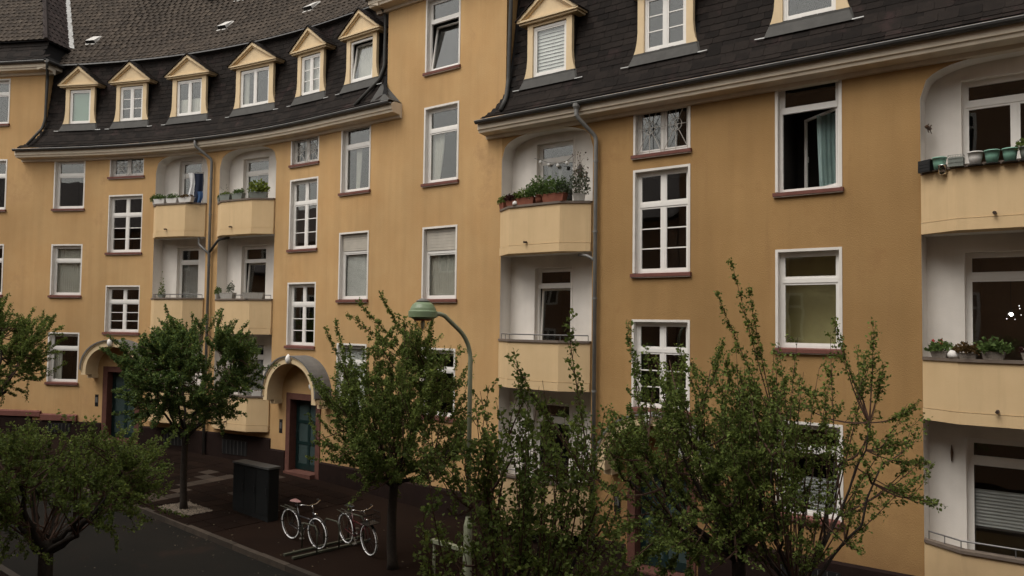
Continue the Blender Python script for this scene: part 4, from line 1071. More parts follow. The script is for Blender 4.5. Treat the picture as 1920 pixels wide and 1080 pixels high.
def tree(label, base, fork_h, crown_c, crown_r, trunk_r, nlimb=7, nsec=70, nshoot=24, shoot_len=(.5, 1.1), leaf=.043, dens=1.0, lmat='leaf', seed=1, lean=(0, 0), upright=.5, group=None, fan=0, fan_el=(5, 88), bare=.35, tips=()):
    rn = random.Random(seed); rg = np.random.default_rng(seed)
    x, y = base; z0 = zg(x, y)-.05; root = np.array([x, y, z0])
    fork = np.array([x+lean[0], y+lean[1], z0+fork_h]); cc = np.array(crown_c, float); cr = np.array(crown_r, float)
    t = empty('street_tree', tuple(root)); tag(t, label, 'tree', group)
    tb = MB(); tw = MB()
    pth = curve(root, fork, rg.normal(0, .05, 3), 9)
    rad = np.linspace(trunk_r*1.12, trunk_r*.92, 9); rad[0] *= 1.25
    tb.tube([tuple(p-root) for p in pth], list(rad), 10)
    nodes = []; pts = []; dirs = []
    # knobby pollard head
    limbs = []
    for i in range(nlimb):
        a = 2*math.pi*(i+rn.uniform(-.3, .3))/nlimb; rr = rn.uniform(.35, .75); zz = rn.uniform(-.35, .5)
        tip = cc+np.array([math.cos(a)*cr[0]*rr, math.sin(a)*cr[1]*rr, cr[2]*zz])
        c = curve(fork-np.array([0, 0, rn.uniform(0, .25)]), tip, np.array([math.cos(a)*.25, math.sin(a)*.25, -.12])+rg.normal(0, .08, 3), 9)
        c[1:-1] += rg.normal(0, .03, (7, 3))
        limbs.append(c); r = np.linspace(trunk_r*.5, trunk_r*.16, 9)
        tb.tube([tuple(p-root) for p in c], list(r), 7); nodes += list(c[3:])
    nodes = np.array(nodes)
    ends = []
    for i in range(nsec):
        v = rg.normal(0, 1, 3); v /= np.linalg.norm(v); r = rn.uniform(.45, 1)**.6
        tgt = cc+v*cr*r
        if tgt[2] < fork[2]-.1: tgt[2] = fork[2]+rn.uniform(-.2, .4)
        k = np.argmin(np.linalg.norm(nodes-tgt, axis=1)+rg.uniform(0, .35, len(nodes)))
        c = curve(nodes[k], tgt, np.array([0, 0, -.12])+rg.normal(0, .1, 3), 7)
        tw.tube([tuple(p-root) for p in c], list(np.linspace(.02, .007, 7)), 4, cap=False); ends.append(c)
    def shoot(p, d, ln, leafy=1.0, r0=.006):
        m = max(4, int(ln/.09)); c = [np.array(p)]; d = np.array(d); d = d/np.linalg.norm(d)
        for k in range(m):
            d = d+rg.normal(0, .12, 3)+np.array([0, 0, .03]); d /= np.linalg.norm(d); c.append(c[-1]+d*ln/m)
        tw.tube([tuple(q-root) for q in c], list(np.linspace(r0, .002, m+1)), 3, cap=False)
        c = np.array(c); nl = int(ln*95*dens*leafy); u = rg.uniform(.05, 1, nl)*m; i0 = np.minimum(u.astype(int), m-1); f = (u-i0)[:, None]
        q = c[i0]*(1-f)+c[i0+1]*f + rg.normal(0, .020, (nl, 3)); dd = (c[i0+1]-c[i0])/(ln/m)*.5 + rg.normal(0, .6, (nl, 3))
        pts.append(q); dirs.append(dd)
    for c in ends:
        for k in range(rn.randint(2, 4)):
            j = rn.randint(2, 6); p = c[j]; d = (p-cc)/np.maximum(cr, .1)*.75+np.array([0, 0, upright])+rg.normal(0, .38, 3)
            shoot(p, d, rn.uniform(.3, .75), rn.uniform(.5, 1.4))
    for i in range(nshoot):   # long upright shoots
        c = ends[rn.randrange(len(ends))]; p = c[rn.randint(3, 6)]
        if p[2] < cc[2]-.1*cr[2] and rn.random() < .7: continue
        d = np.array([(p[0]-cc[0])/cr[0]*.35, (p[1]-cc[1])/cr[1]*.35, 1.0])+rg.normal(0, .16, 3)
        shoot(p, d, rn.uniform(*shoot_len), rn.uniform(.8, 1.3), .008)
    for i in range(fan):   # long straight shoots fanning out of the pollard head
        a = rn.uniform(0, 2*math.pi); el = R(rn.uniform(*fan_el)); k = rn.uniform(.8, 1.12)
        tgt = cc+np.array([math.cos(a)*math.cos(el)*cr[0], math.sin(a)*math.cos(el)*cr[1], math.sin(el)*cr[2]])*k
        lm = limbs[rn.randrange(len(limbs))]; st = fork+rg.normal(0, .07, 3) if rn.random() < .45 else min((l_[rn.randint(2, 5)] for l_ in limbs), key=lambda q: np.linalg.norm(q[:2]-tgt[:2]))
        hz = np.array([math.cos(a), math.sin(a), 0])*.18*math.cos(el)
        c = curve(st, tgt, hz+rg.normal(0, .07, 3)+np.array([0, 0, -.05]), 12); ln = np.linalg.norm(tgt-st)
        tw.tube([tuple(p-root) for p in c], list(np.linspace(.015, .003, 12)), 4, cap=False)
        nb = int(ln*(1-bare)*11)
        for q in range(nb):
            u = bare*rn.uniform(.7, 1.1)+(1-bare)*(q+rn.random())/nb; u = min(u, .999); f = u*11; j = int(f); p = c[j]*(1-(f-j))+c[j+1]*(f-j)
            d = (c[j+1]-c[j]); d = d/(np.linalg.norm(d)+1e-9); shoot(p, d*.8+rg.normal(0, .6, 3), rn.uniform(.08, .24)*(1.25-.5*u), rn.uniform(.7, 1.4), .004)
    for (tx, ty, tz) in tips:  # a few distinctive long shoots, offsets from the crown centre
        tgt = cc+np.array([tx, ty, tz]); k = np.argmin(np.linalg.norm(nodes-tgt, axis=1)); st = nodes[k]
        c = curve(st, tgt, np.array([0, 0, -.1]), 12); tw.tube([tuple(p-root) for p in c], list(np.linspace(.014, .003, 12)), 4, cap=False)
        for q in range(5, 12):
            for e in range(2): shoot(c[min(q, 11)], (c[-1]-c[-4])+rg.normal(0, .06, 3), .18, .9, .004)
    pts = np.concatenate(pts); dirs = np.concatenate(dirs)
    link('trunk', tb.mesh('trunk', 'bark', True), t); link('twigs', tw.mesh('twigs', 'twig'), t)['kind'] = 'stuff'
    k = rg.random(len(pts)) < .82; P_ = pts-root
    cw = link('crown', leaves_mesh('crown', P_[k], dirs[k], leaf, lmat), t)
    c2 = link('young_leaves', leaves_mesh('young_leaves', P_[~k], dirs[~k], leaf*.9, 'leaf2'), t)
    cw['kind'] = 'stuff'; c2['kind'] = 'stuff'
    return t
tree('bushy green tree at the far left beside the ground floor window', (-15.7, 24.3), 2.3, (-15.9, 24.2, 3.9), (2.0, 1.9, 1.4), .10, nsec=140, nshoot=50, seed=3, dens=2.4, leaf=.052)
tree('dense round tree standing in the gravel bed before the two doors', (-8.58, 21.24), 2.1, (-8.62, 21.2, 3.55), (1.85, 1.75, 1.3), .085, nsec=210, nshoot=60, seed=5, dens=2.7, leaf=.052, lmat='leafdark', shoot_len=(.4, .95))
tree('tall loose tree behind the bicycles and left of the street lamp', (-2.5, 17.5), 2.0, (-2.5, 17.4, 2.85), (1.75, 1.65, 2.1), .10, nsec=100, nshoot=16, seed=8, dens=1.9, leaf=.05, shoot_len=(.5, 1.0), upright=.9, fan=82, fan_el=(-28, 85), tips=[(-1.3, 0, 2.0), (-.75, 0, 2.45), (-.3, 0, 2.6), (.75, 0, 2.2), (-1.0, .2, 2.2)])
tree('dark low tree in the left foreground above the road', (-7.45, 13.0), 1.75, (-7.3, 13.0, 2.35), (1.75, 1.5, .92), .115, nsec=80, nshoot=10, seed=13, dens=1.25, leaf=.05, lmat='leaf', shoot_len=(.3, .6), upright=.35, fan=55, fan_el=(-10, 70))
tree('slender tree in front of the second balcony, right of the lamp post', (.2, 8.0), 2.5, (.12, 8.0, 2.6), (1.05, .9, 1.75), .06, nlimb=8, nsec=40, nshoot=6, seed=17, dens=.9, leaf=.045, shoot_len=(.4, .7), upright=1.4, fan=58, fan_el=(-20, 85), bare=.3, tips=[(.45, 0, 2.35), (-.05, 0, 1.95)])
tree('large spreading tree before the stair windows on the right', (3.5, 12.3), 2.3, (2.9, 12.2, 2.65), (1.7, 1.5, 1.9), .11, nlimb=9, nsec=75, nshoot=16, seed=23, dens=1.25, leaf=.05, shoot_len=(.5, 1.0), upright=1.1, fan=78, fan_el=(-25, 85), tips=[(.5, 0, 3.2), (.3, 0, 2.7), (.75, 0, 2.75), (-1.1, 0, 2.2), (-.9, 0, -1.2), (-.5, .2, -1.4), (-1.2, 0, -.8), (-.2, -.2, -1.5), (-.7, -.3, -1.0), (-1.0, .3, -1.5), (.0, .3, -1.2)])
tree('open thin-trunked tree under the curtained window at right', (4.1, 11.6), 2.0, (4.4, 11.55, 3.0), (1.6, 1.1, 1.7), .06, nlimb=8, nsec=24, nshoot=6, seed=29, dens=1.0, leaf=.048, shoot_len=(.5, .9), upright=.5, fan=48, fan_el=(-35, 80), bare=.42, tips=[(.85, 0, 1.9), (.95, 0, 1.3), (1.35, 0, .8), (1.5, 0, .05), (1.6, 0, -.5), (1.15, 0, .3), (.3, 0, 1.95)])
# petals and leaves fallen on road and pavement
n = 420; V = []; Q = []
for i in range(n):
    s, o = RNG.uniform(-12, 14), RNG.uniform(1, 11) if i % 3 else RNG.uniform(5.6, 6.4)
    p = plan(s, o); z = zg(*p)+(.012 if o < KO or o > KN else -.108); a = RNG.uniform(0, 6.28); r = RNG.uniform(.012, .035); k = len(V)
    for q in range(4): b = a+q*1.57; e = r*(1 if q % 2 else .55); V.append((p[0]+e*math.cos(b), p[1]+e*math.sin(b), z+RNG.uniform(0, .008)))
    Q.append((k, k+1, k+2, k+3))
o = link('fallen_petals', fastmesh('fallen_petals', V, Q, 'petalfall', RNG.uniform(0, 1, n))); tag(o, 'small pale petals and leaves scattered on road and pavement', 'petals', kind='stuff')

# tree bed of pale gravel
def bed(s, o, ls, lo):
    q = [plan(s, o), plan(s+ls, o), plan(s+ls, o+lo), plan(s, o+lo)]
    pts = []; n = 1400
    u, v = RNG.uniform(0, 1, n), RNG.uniform(0, 1, n); V = []; Q = []
    A, B, D_ = q[0], q[1], q[3]
    for i in range(n):
        p = A+(B-A)*u[i]+(D_-A)*v[i]; r = RNG.uniform(.018, .036); z = zg(*p)+RNG.uniform(0, .025); a = RNG.uniform(0, 6.28)
        k = len(V)
        for (dx, dy, dz) in ((1, 0, 0), (0, 1, 0), (-1, 0, 0), (0, -1, 0), (0, 0, .8)):
            V.append((p[0]+r*(dx*math.cos(a)-dy*math.sin(a)), p[1]+r*.75*(dx*math.sin(a)+dy*math.cos(a)), z+r*dz))
        for j in range(4): Q.append((k+j, k+(j+1) % 4, k+4))
    me = fastmesh('gravel_bed', V, Q, 'gravel', np.repeat(RNG.uniform(0, 1, n), 4)); o_ = link('gravel_bed', me)
    tag(o_, 'pale gravel around the trunk of the round tree', 'gravel', kind='stuff')
bed(.0, 4.35, 1.25, .85)

# ------------------------------------------------------------------ street lamp
lx, ly = -.80, 15.7; lz = zg(lx, ly)
lamp = empty('street_lamp', (lx, ly, lz)); tag(lamp, 'green bell-shaped street lamp on a bent pole in front of the tower bay', 'street lamp')
mb = MB(); mb.lathe([(.10, 0), (.10, .1), (.085, .14), (.085, 1.5), (.06, 1.6), (.045, 1.68)], sides=14); link('pole_base', mb.mesh('pole_base', 'polegreen', False), lamp)
dirv = Vector((-.72, -.69, 0)).normalized(); path = [(0, 0, 1.5), (0, 0, 4.70)]
zt = 4.70
for k in range(1, 13):
    a = R(90)*k/12*.62; path.append((dirv.x*.75*(1-math.cos(a)), dirv.y*.75*(1-math.cos(a)), zt+.75*math.sin(a)))
last = Vector(path[-1]); dd = (Vector(path[-1])-Vector(path[-2])).normalized(); p2 = last+dd*.42
path += [tuple(last+dd*.2), tuple(p2)]
for k in range(1, 6):
    u = k/5; path.append(tuple(p2+dirv*(.30*u)+Vector((0, 0, .12*u-.10*u*u))))
mb = MB(); mb.tube(path, [.045]*2+[.042]*(len(path)-2), 10); link('pole', mb.mesh('pole', 'polegreen', True), lamp)
hp = Vector(path[-1])+dirv*.22+Vector((0, 0, -.02))
mb = MB(); mb.lathe([(.18, -.07), (.195, -.06), (.272, -.03), (.272, .075), (.258, .088), (.245, .092), (.232, .14), (.195, .205), (.14, .245), (.11, .255), (.11, .28), (.09, .29), (.02, .31)], tuple(hp), 44, capb=False)
head = link('lamp_head', mb.mesh('lamp_head', 'lampgreen'), lamp)
mb = MB(); mb.lathe([(.135, .258), (.135, .272), (.05, .315), (.01, .32)], tuple(hp), 20); link('lamp_cap', mb.mesh('lamp_cap', 'steel'), head)
mb = MB(); mb.lathe([(.172, -.066), (.172, -.09), (.15, -.10)], tuple(hp), 24, capt=False); link('lamp_ring', mb.mesh('lamp_ring', 'terracotta'), head)
mb = MB(); mb.lathe([(.145, -.095), (.10, -.19), (.045, -.26), (.01, -.275)], tuple(hp), 20, capb=False); link('lamp_glass', mb.mesh('lamp_glass', 'lampglass', True), head)
mb = MB(); mb.lathe([(.03, -.1), (.045, -.16), (.02, -.26)], tuple(hp), 10); link('lamp_bulb', mb.mesh('lamp_bulb', 'bulbw', True), head)

# low pale rail beside the lamp post
x, y = -1.15, 15.95; b0 = empty('low_rail', (x, y, zg(x, y))); tag(b0, 'low pale metal rail on posts just left of the lamp post base', 'rail')
mb = MB(); T = Vector((*T0, 0)); a = -T*.55; c = T*.35
mb.prism(None, [tuple(a+Vector((0, 0, .98))), tuple(c+Vector((0, 0, .95))), tuple(c+Vector((.07, .09, .95))), tuple(a+Vector((.07, .09, .98)))], [tuple(a+Vector((0, 0, 1.05))), tuple(c+Vector((0, 0, 1.02))), tuple(c+Vector((.07, .09, 1.02))), tuple(a+Vector((.07, .09, 1.05)))])
link('top_rail', mb.mesh('top_rail', 'polegreen'), b0)
for q in (a*.9, c*.9):
    mb = MB(); mb.tube([tuple(q+Vector((.035, .045, 0))), tuple(q+Vector((.035, .045, .97)))], .03, 8); link('post', mb.mesh('post', 'polegreen'), b0)

# ------------------------------------------------------------------ utility cabinet
cs, co_ = 1.45, 3.6; p = plan(cs+.8, co_); cab = empty('utility_cabinet', (p[0], p[1], zg(*p)), -TH0); tag(cab, 'long dark grey utility cabinet with a paler lid on the pavement', 'cabinet')
def bevbox(mb, x0, x1, y0, y1, z0, z1, b=.012):
    mb.prism(None, [(x0+b, y0, z0), (x1-b, y0, z0), (x1, y0+b, z0), (x1, y1-b, z0), (x1-b, y1, z0), (x0+b, y1, z0), (x0, y1-b, z0), (x0, y0+b, z0)],
             [(x0+b, y0, z1), (x1-b, y0, z1), (x1, y0+b, z1), (x1, y1-b, z1), (x1-b, y1, z1), (x0+b, y1, z1), (x0, y1-b, z1), (x0, y0+b, z1)])
mb = MB(); bevbox(mb, -.78, .78, -.32, .0, -.15, 1.28); link('body', mb.mesh('body', 'cabinet'), cab)
mb = MB(); bevbox(mb, -.81, .81, -.35, .03, 1.281, 1.33); link('lid', mb.mesh('lid', 'cabtop'), cab)
for k in range(3):
    mb = MB(); bevbox(mb, -.77+k*.515, -.77+k*.515+.50, -.332, -.318, .12, 1.24, .005); dd_ = link('cabinet_door', mb.mesh('cabinet_door', 'cabinet'), cab)
    mb = MB(); mb.box(-.77+k*.515+.43, -.77+k*.515+.46, -.345, -.333, .65, .8); link('handle', mb.mesh('handle', 'black'), dd_)

# ------------------------------------------------------------------ bicycles and rack
def bicycle(label, p_rear, p_front, frame, saddle, extras=(), rim_a='reflex'):
    a, b = np.array(p_rear), np.array(p_front); d = (b-a)/np.linalg.norm(b-a); mid = (a+b)/2; WB = 1.05
    ang = math.atan2(d[1], d[0]); t = empty('bicycle', (mid[0], mid[1], zg(*mid)+.004), ang); tag(t, label, 'bicycle', 'bicycles at the rack')
    pitch = math.atan2(zg(*b)-zg(*a), np.linalg.norm(b-a)); t.rotation_euler = (R(4), -pitch, ang)
    r = .36
    for x in (-WB/2, WB/2):
        w_ = MB(); w_.torus((0, 0, 0), r-.018, .018, n1=40, n2=8); wo = link('wheel', w_.mesh('wheel', 'tyre', True), t, (x, 0, r))
        for sg in (-1, 1):
            m2 = MB()
            for k in range(6):
                a0 = 2*math.pi*k/6+.04; a1 = 2*math.pi*(k+1)/6-.04
                m2.torus((0, sg*.014, 0), r-.022, .0135, n1=8, n2=6, a0=a0, a1=a1)
            link('reflective_band', m2.mesh('reflective_band', rim_a, True), wo)
        m3 = MB(); m3.torus((0, 0, 0), r-.045, .009, n1=36, n2=6); link('rim', m3.mesh('rim', 'bikeblack', True), wo)
        m4 = MB()
        for k in range(18):
            an = 2*math.pi*k/18; m4.tube([(0, .02*(-1)**k, 0), ((r-.045)*math.cos(an), 0, (r-.045)*math.sin(an))], .0015, 3)
        m4.tube([(0, -.05, 0), (0, .05, 0)], .02, 8); link('spokes', m4.mesh('spokes', 'bikeblack'), wo)
    fb = MB(); BB = (-.08, 0, .28); ST = (-.25, 0, .80); HT = (.36, 0, .82); HB = (.40, 0, .62); RW = (-WB/2, 0, r); FW = (WB/2, 0, r)
    fb.tube([BB, ST], .016, 8); fb.tube([BB, HB], .018, 8); fb.tube([(-.22, 0, .62), HB], .016, 8); fb.tube([HT, HB], .02, 8)
    for sy in (-.045, .045):
        fb.tube([(BB[0], sy*.6, BB[2]), (RW[0], sy, RW[2])], .010, 6); fb.tube([(ST[0]+.02, sy*.4, ST[2]-.06), (RW[0], sy, RW[2])], .008, 6)
        fb.tube([(HB[0], sy*.8, HB[2]), (.44, sy, .55), (FW[0], sy, FW[2])], .010, 6)
    link('frame', fb.mesh('frame', frame, True), t)
    sb = MB(); sb.tube([(-.25, 0, .78), (-.27, 0, .93)], .013, 8); link('seat_post', sb.mesh('seat_post', 'steel'), t)
    sd = MB(); n = 9
    for k in range(n):
        u = k/(n-1); x = -.42+.29*u; hw_ = .085*(1-u)**.7+.018
        for j in range(6): an = math.pi*j/5; sd.v.append((x, -hw_*math.cos(an), .945+.032*math.sin(an)))
    for k in range(n-1):
        for j in range(5): q = k*6+j; sd.f.append((q, q+6, q+7, q+1)); sd.mi.append(0)
    sd.f.append(tuple(range(6))); sd.mi.append(0); sd.f.append(tuple(reversed(range((n-1)*6, n*6)))); sd.mi.append(0)
    link('saddle', sd.mesh('saddle', saddle, True), t)
    hb = MB(); hb.tube([HT, (.33, 0, .98)], .013, 8); hb.tube([(.18, -.29, 1.01), (.30, -.24, 1.03), (.35, -.1, .99), (.35, .1, .99), (.30, .24, 1.03), (.18, .29, 1.01)], .011, 8); ho = link('handlebar', hb.mesh('handlebar', 'chrome', True), t)
    gb = MB(); gb.tube([(.10, -.30, 1.0), (.2, -.285, 1.012)], .017, 8); gb.tube([(.10, .30, 1.0), (.2, .285, 1.012)], .017, 8); link('grip', gb.mesh('grip', 'black'), ho)
    cb = MB(); cb.torus((0, 0, 0), .085, .008, n1=24, n2=5); cb.tube([(0, -.06, 0), (.1, -.06, -.13)], .009, 6); cb.tube([(0, .06, 0), (-.1, .06, .13)], .009, 6); cb.box(.06, .15, -.13, -.05, -.145, -.12); cb.box(-.15, -.06, .05, .13, .12, .145)
    link('crank', cb.mesh('crank', 'steel'), t, BB)
    for x, a0, a1 in ((-WB/2, R(10), R(190)), (WB/2, R(40), R(175))):
        n = 14; mg = MB()
        for k in range(n):
            q0, q1 = a0+(a1-a0)*k/n, a0+(a1-a0)*(k+1)/n; rr = r+.022
            mg.quad((x+rr*math.cos(q0), -.025, r+rr*math.sin(q0)), (x+rr*math.cos(q0), .025, r+rr*math.sin(q0)), (x+rr*math.cos(q1), .025, r+rr*math.sin(q1)), (x+rr*math.cos(q1), -.025, r+rr*math.sin(q1)))
        link('mudguard', mg.mesh('mudguard', 'bikeblack'), t)
    rk = MB()
    for sy in (-.06, .06): rk.tube([(-.30, sy, .72), (-.86, sy, .74)], .007, 5); rk.tube([(-.62, sy, .735), (RW[0], sy*.9, r)], .006, 5)
    for k in range(4): rk.tube([(-.4-.13*k, -.06, .725), (-.4-.13*k, .06, .725)], .006, 5)
    link('luggage_rack', rk.mesh('luggage_rack', 'rackrail'), t)
    if 'basket' in extras:
        kb = MB(); x0, x1, z0, z1 = .45, .75, .76, 1.0
        for z in (z0, (z0+z1)/2, z1): kb.tube([(x0, -.17, z), (x1, -.17, z), (x1, .17, z), (x0, .17, z), (x0, -.17, z)], .006, 4)
        for k in range(7):
            u = k/6
            for (xa, ya) in ((x0+(x1-x0)*u, -.17), (x0+(x1-x0)*u, .17), (x0, -.17+.34*u), (x1, -.17+.34*u)): kb.tube([(xa, ya, z0), (xa, ya, z1)], .003, 3)
        kb.box(x0+.01, x1-.01, -.16, .16, z0-.006, z0); link('basket', kb.mesh('basket', 'black'), t)
    lb = MB(); lb.lathe([(.005, -.05), (.035, -.02), (.04, .03), (.03, .035)], (0, 0, 0), 10); link('headlight', lb.mesh('headlight', 'chrome', True), t, (.45, 0, .78), (0, R(90), 0))
    return t
bicycle('bicycle with a dusty pink saddle and bright white wheel bands, nearest the cabinet', (-5.17, 19.2), (-4.40, 18.55), 'bikeblack', 'pinksaddle')
bicycle('dark red bicycle beside the trunk, with white wheel bands and a front basket', (-3.88, 19.12), (-3.10, 18.2), 'bikered', 'black', ('basket',))
rp = np.array([-5.0, 17.95]); rk = empty('bicycle_rack', (rp[0], rp[1], zg(*rp))); tag(rk, 'low galvanised bicycle rack with hoops and two ground rails by the kerb', 'bicycle rack')
dv = np.array([.66, .75]); dv /= np.linalg.norm(dv); pv = np.array([dv[1], -dv[0]])
for k in (0, 1):
    mb = MB(); o2 = pv*.34*k
    a, b = rp+o2, rp+o2+dv*2.1
    mb.prism(None, [(a[0]-rp[0]-pv[0]*.035, a[1]-rp[1]-pv[1]*.035, .0), (b[0]-rp[0]-pv[0]*.035, b[1]-rp[1]-pv[1]*.035, zg(*b)-zg(*rp)), (b[0]-rp[0]+pv[0]*.035, b[1]-rp[1]+pv[1]*.035, zg(*b)-zg(*rp)), (a[0]-rp[0]+pv[0]*.035, a[1]-rp[1]+pv[1]*.035, .0)],
             [(a[0]-rp[0]-pv[0]*.035, a[1]-rp[1]-pv[1]*.035, .045), (b[0]-rp[0]-pv[0]*.035, b[1]-rp[1]-pv[1]*.035, zg(*b)-zg(*rp)+.045), (b[0]-rp[0]+pv[0]*.035, b[1]-rp[1]+pv[1]*.035, zg(*b)-zg(*rp)+.045), (a[0]-rp[0]+pv[0]*.035, a[1]-rp[1]+pv[1]*.035, .045)])
    link('ground_rail', mb.mesh('ground_rail', 'rackrail'), rk)
for k, u in enumerate((.55, 1.15, 1.85)):
    c = dv*u; mb = MB(); h_ = .62; z_ = zg(*(rp+c))-zg(*rp)
    q = [c-pv*.12, c+pv*.46]
    mb.tube([(q[0][0], q[0][1], z_+.04), (q[0][0], q[0][1], z_+h_-.1), (q[0][0]+pv[0]*.08, q[0][1]+pv[1]*.08, z_+h_), (q[1][0]-pv[0]*.08, q[1][1]-pv[1]*.08, z_+h_), (q[1][0], q[1][1], z_+h_-.1), (q[1][0], q[1][1], z_+.04)], .018, 8)
    link('hoop', mb.mesh('hoop', 'rackrail', True), rk)

# ------------------------------------------------------------------ pots and plants on the balconies
def clump(cx, cy, cz, rx, ry, h, n, size, matn, up=.6, rn=None):
    u = RNG.uniform(-1, 1, n); v = RNG.uniform(-1, 1, n); k = u*u+v*v < 1; u, v = u[k], v[k]; n = len(u)
    z = RNG.uniform(0, 1, n)**.8*h*(1-.45*(u*u+v*v))*RNG.uniform(.6, 1.1, n)
    p = np.stack([cx+u*rx, cy+v*ry, cz+z], 1); d = np.stack([u*.6, v*.6, np.full(n, up)], 1)
    return leaves_mesh('plant', p, d, size, matn)
def seat(s0, s1, k, o=None):
    """position on a coping: k 0..1 across"""
    W = s1-s0; s = s0+W*k
    if k < .22: oo = .05+(.40)*k/.22
    elif k > .77: oo = .05+.40*(1-k)/.23
    else: oo = .45
    if k < .22: rz = -theta(s)-math.atan2(.40, .22*W)
    elif k > .77: rz = -theta(s)+math.atan2(.40, .23*W)
    else: rz = -theta(s)
    return s, oo-.06, rz
def trough(name, label, cat, L_, k, wdt, dep, hgt, pot, plants, group=None, o_add=0.0, dz=0.0, taper=.85, round_=False, flowers=None):
    s0, s1, zc = L_; s, oo, rz = seat(s0, s1, k); t = empty(name, F(s, oo+o_add, zc+dz), rz); tag(t, label, cat, group)
    mb = MB(); ta = taper
    if round_:
        mb.lathe([(wdt/2*ta, 0), (wdt/2*(ta+1)/2, hgt*.5), (wdt/2, hgt*.93), (wdt/2*1.06, hgt*.93), (wdt/2*1.06, hgt), (wdt/2*.93, hgt), (wdt/2*.9, hgt*.8)], sides=20); mb_s = True
    else:
        x, y = wdt/2, dep/2
        a = [(-x*ta, -y*ta, 0), (x*ta, -y*ta, 0), (x*ta, y*ta, 0), (-x*ta, y*ta, 0)]; b = [(-x, -y, hgt*.9), (x, -y, hgt*.9), (x, y, hgt*.9), (-x, y, hgt*.9)]
        mb.prism(None, a, b); mb.box(-x*1.04, x*1.04, -y*1.06, y*1.06, hgt*.9+.001, hgt); mb_s = False
    link('pot' if round_ else 'planter_box', mb.mesh('pot', pot, mb_s), t)
    for (cx, rx, ry, h_, n, sz, mt) in plants: link('plant', clump(cx, 0, hgt*.85, rx, ry, h_, n, sz, mt), t)['kind'] = 'stuff'
    if flowers:
        fx, n, h_, mt, sz = flowers; u = RNG.uniform(-1, 1, (n, 3)); p = np.stack([fx+u[:, 0]*wdt*.4, u[:, 1]*dep*.5, hgt+h_*(.6+.4*u[:, 2])], 1)
        link('blossom', leaves_mesh('blossom', np.repeat(p, 5, 0), np.tile([[0, -.3, .5]], (n*5, 1)), sz, mt, jit=1.2), t)['kind'] = 'stuff'
    return t
# tower-side balcony, third floor (terracotta)
B3 = (*LC, 7.96); G1 = 'terracotta planters on the flowering balcony'
trough('planter', 'small terracotta planter with bushy green herb at the left end of the flowering balcony', 'planter', B3, .06, .34, .16, .15, 'terracotta', [(0, .22, .14, .22, 500, .05, 'leaf')], G1)
trough('planter', 'dark purple-leaved pot plant beside a small white stone on the flowering balcony', 'planter', B3, .24, .30, .18, .14, 'terracotta', [(0, .24, .14, .2, 500, .06, 'leafpurple')], G1, flowers=(0, 12, .16, 'petalw', .03))
trough('planter', 'long terracotta planter with pale green herbs left of the balcony door', 'planter', B3, .40, .55, .18, .17, 'terracotta', [(-.1, .3, .15, .28, 700, .05, 'leaf'), (.2, .2, .15, .45, 500, .06, 'leafdark')], G1)
trough('planter', 'round terracotta pot with tall dark foliage in the middle of the flowering balcony', 'pot', B3, .54, .22, .2, .2, 'terracotta', [(0, .24, .18, .55, 800, .055, 'leafdark')], G1, round_=True)
trough('planter', 'widest terracotta planter with dense dark shrubbery on the flowering balcony', 'planter', B3, .70, .66, .2, .2, 'terracotta', [(0, .38, .18, .5, 1100, .055, 'leafdark'), (.25, .2, .15, .4, 400, .05, 'leafgrey')], G1)
t = trough('planter', 'tall wispy variegated shrub in a pale pot beside the downpipe', 'potted plant', B3, .90, .3, .2, .18, 'stonepot', [(0, .25, .18, .75, 900, .05, 'leafgrey'), (.03, .2, .15, 1.2, 160, .045, 'leafrust')], G1)
mb = MB()
for k in range(14):
    x = random.uniform(-.18, .18); h_ = random.uniform(.7, 1.35); mb.tube([(x*.4, 0, .15), (x, random.uniform(-.08, .08), h_)], .004, 4)
link('stems', mb.mesh('stems', 'twig'), t)
s, oo, rz = seat(*LC, .29); st = MB(); st.lathe([(.05, 0), (.07, .03), (.06, .08), (.02, .11)], sides=9); o = link('stone_ornament', st.mesh('stone_ornament', 'petalw', True), None, F(s, oo+.08, 7.96)); tag(o, 'small white ornament on the coping among the terracotta planters', 'ornament')
# string of white bulbs in the loggia
sb = empty('bulb_string', F(8.3, -.36, 9.2)); tag(sb, 'string of four white bulbs hanging before the flowering balcony door', 'string light')
prev = None
for k, (s, z) in enumerate(((8.35, 9.18), (8.62, 9.08), (8.90, 9.03), (9.18, 9.06))):
    b = MB(); b.lathe([(.005, -.05), (.04, -.035), (.05, 0), (.04, .035), (.012, .05)], sides=12); link('bulb', b.mesh('bulb', 'bulbw', True), sb, Vector(F(s, -.36, z))-Vector(F(8.3, -.36, 9.2)))
b = MB(); b.tube([tuple(Vector(F(s, -.36, z))-Vector(F(8.3, -.36, 9.2))) for s, z in ((8.15, 9.3), (8.35, 9.23), (8.62, 9.13), (8.9, 9.08), (9.18, 9.11), (9.4, 9.25))], .006, 4); link('cable', b.mesh('cable', 'black'), sb)
b = MB(); b.lathe([(.05, -.13), (.06, -.1), (.06, .08), (.03, .13), (.005, .16)], sides=6); o = link('lantern', b.mesh('lantern', ['railing']), None, F(9.55, -.40, 8.85)); tag(o, 'small grey wall lantern right of the flowering balcony door', 'lantern')
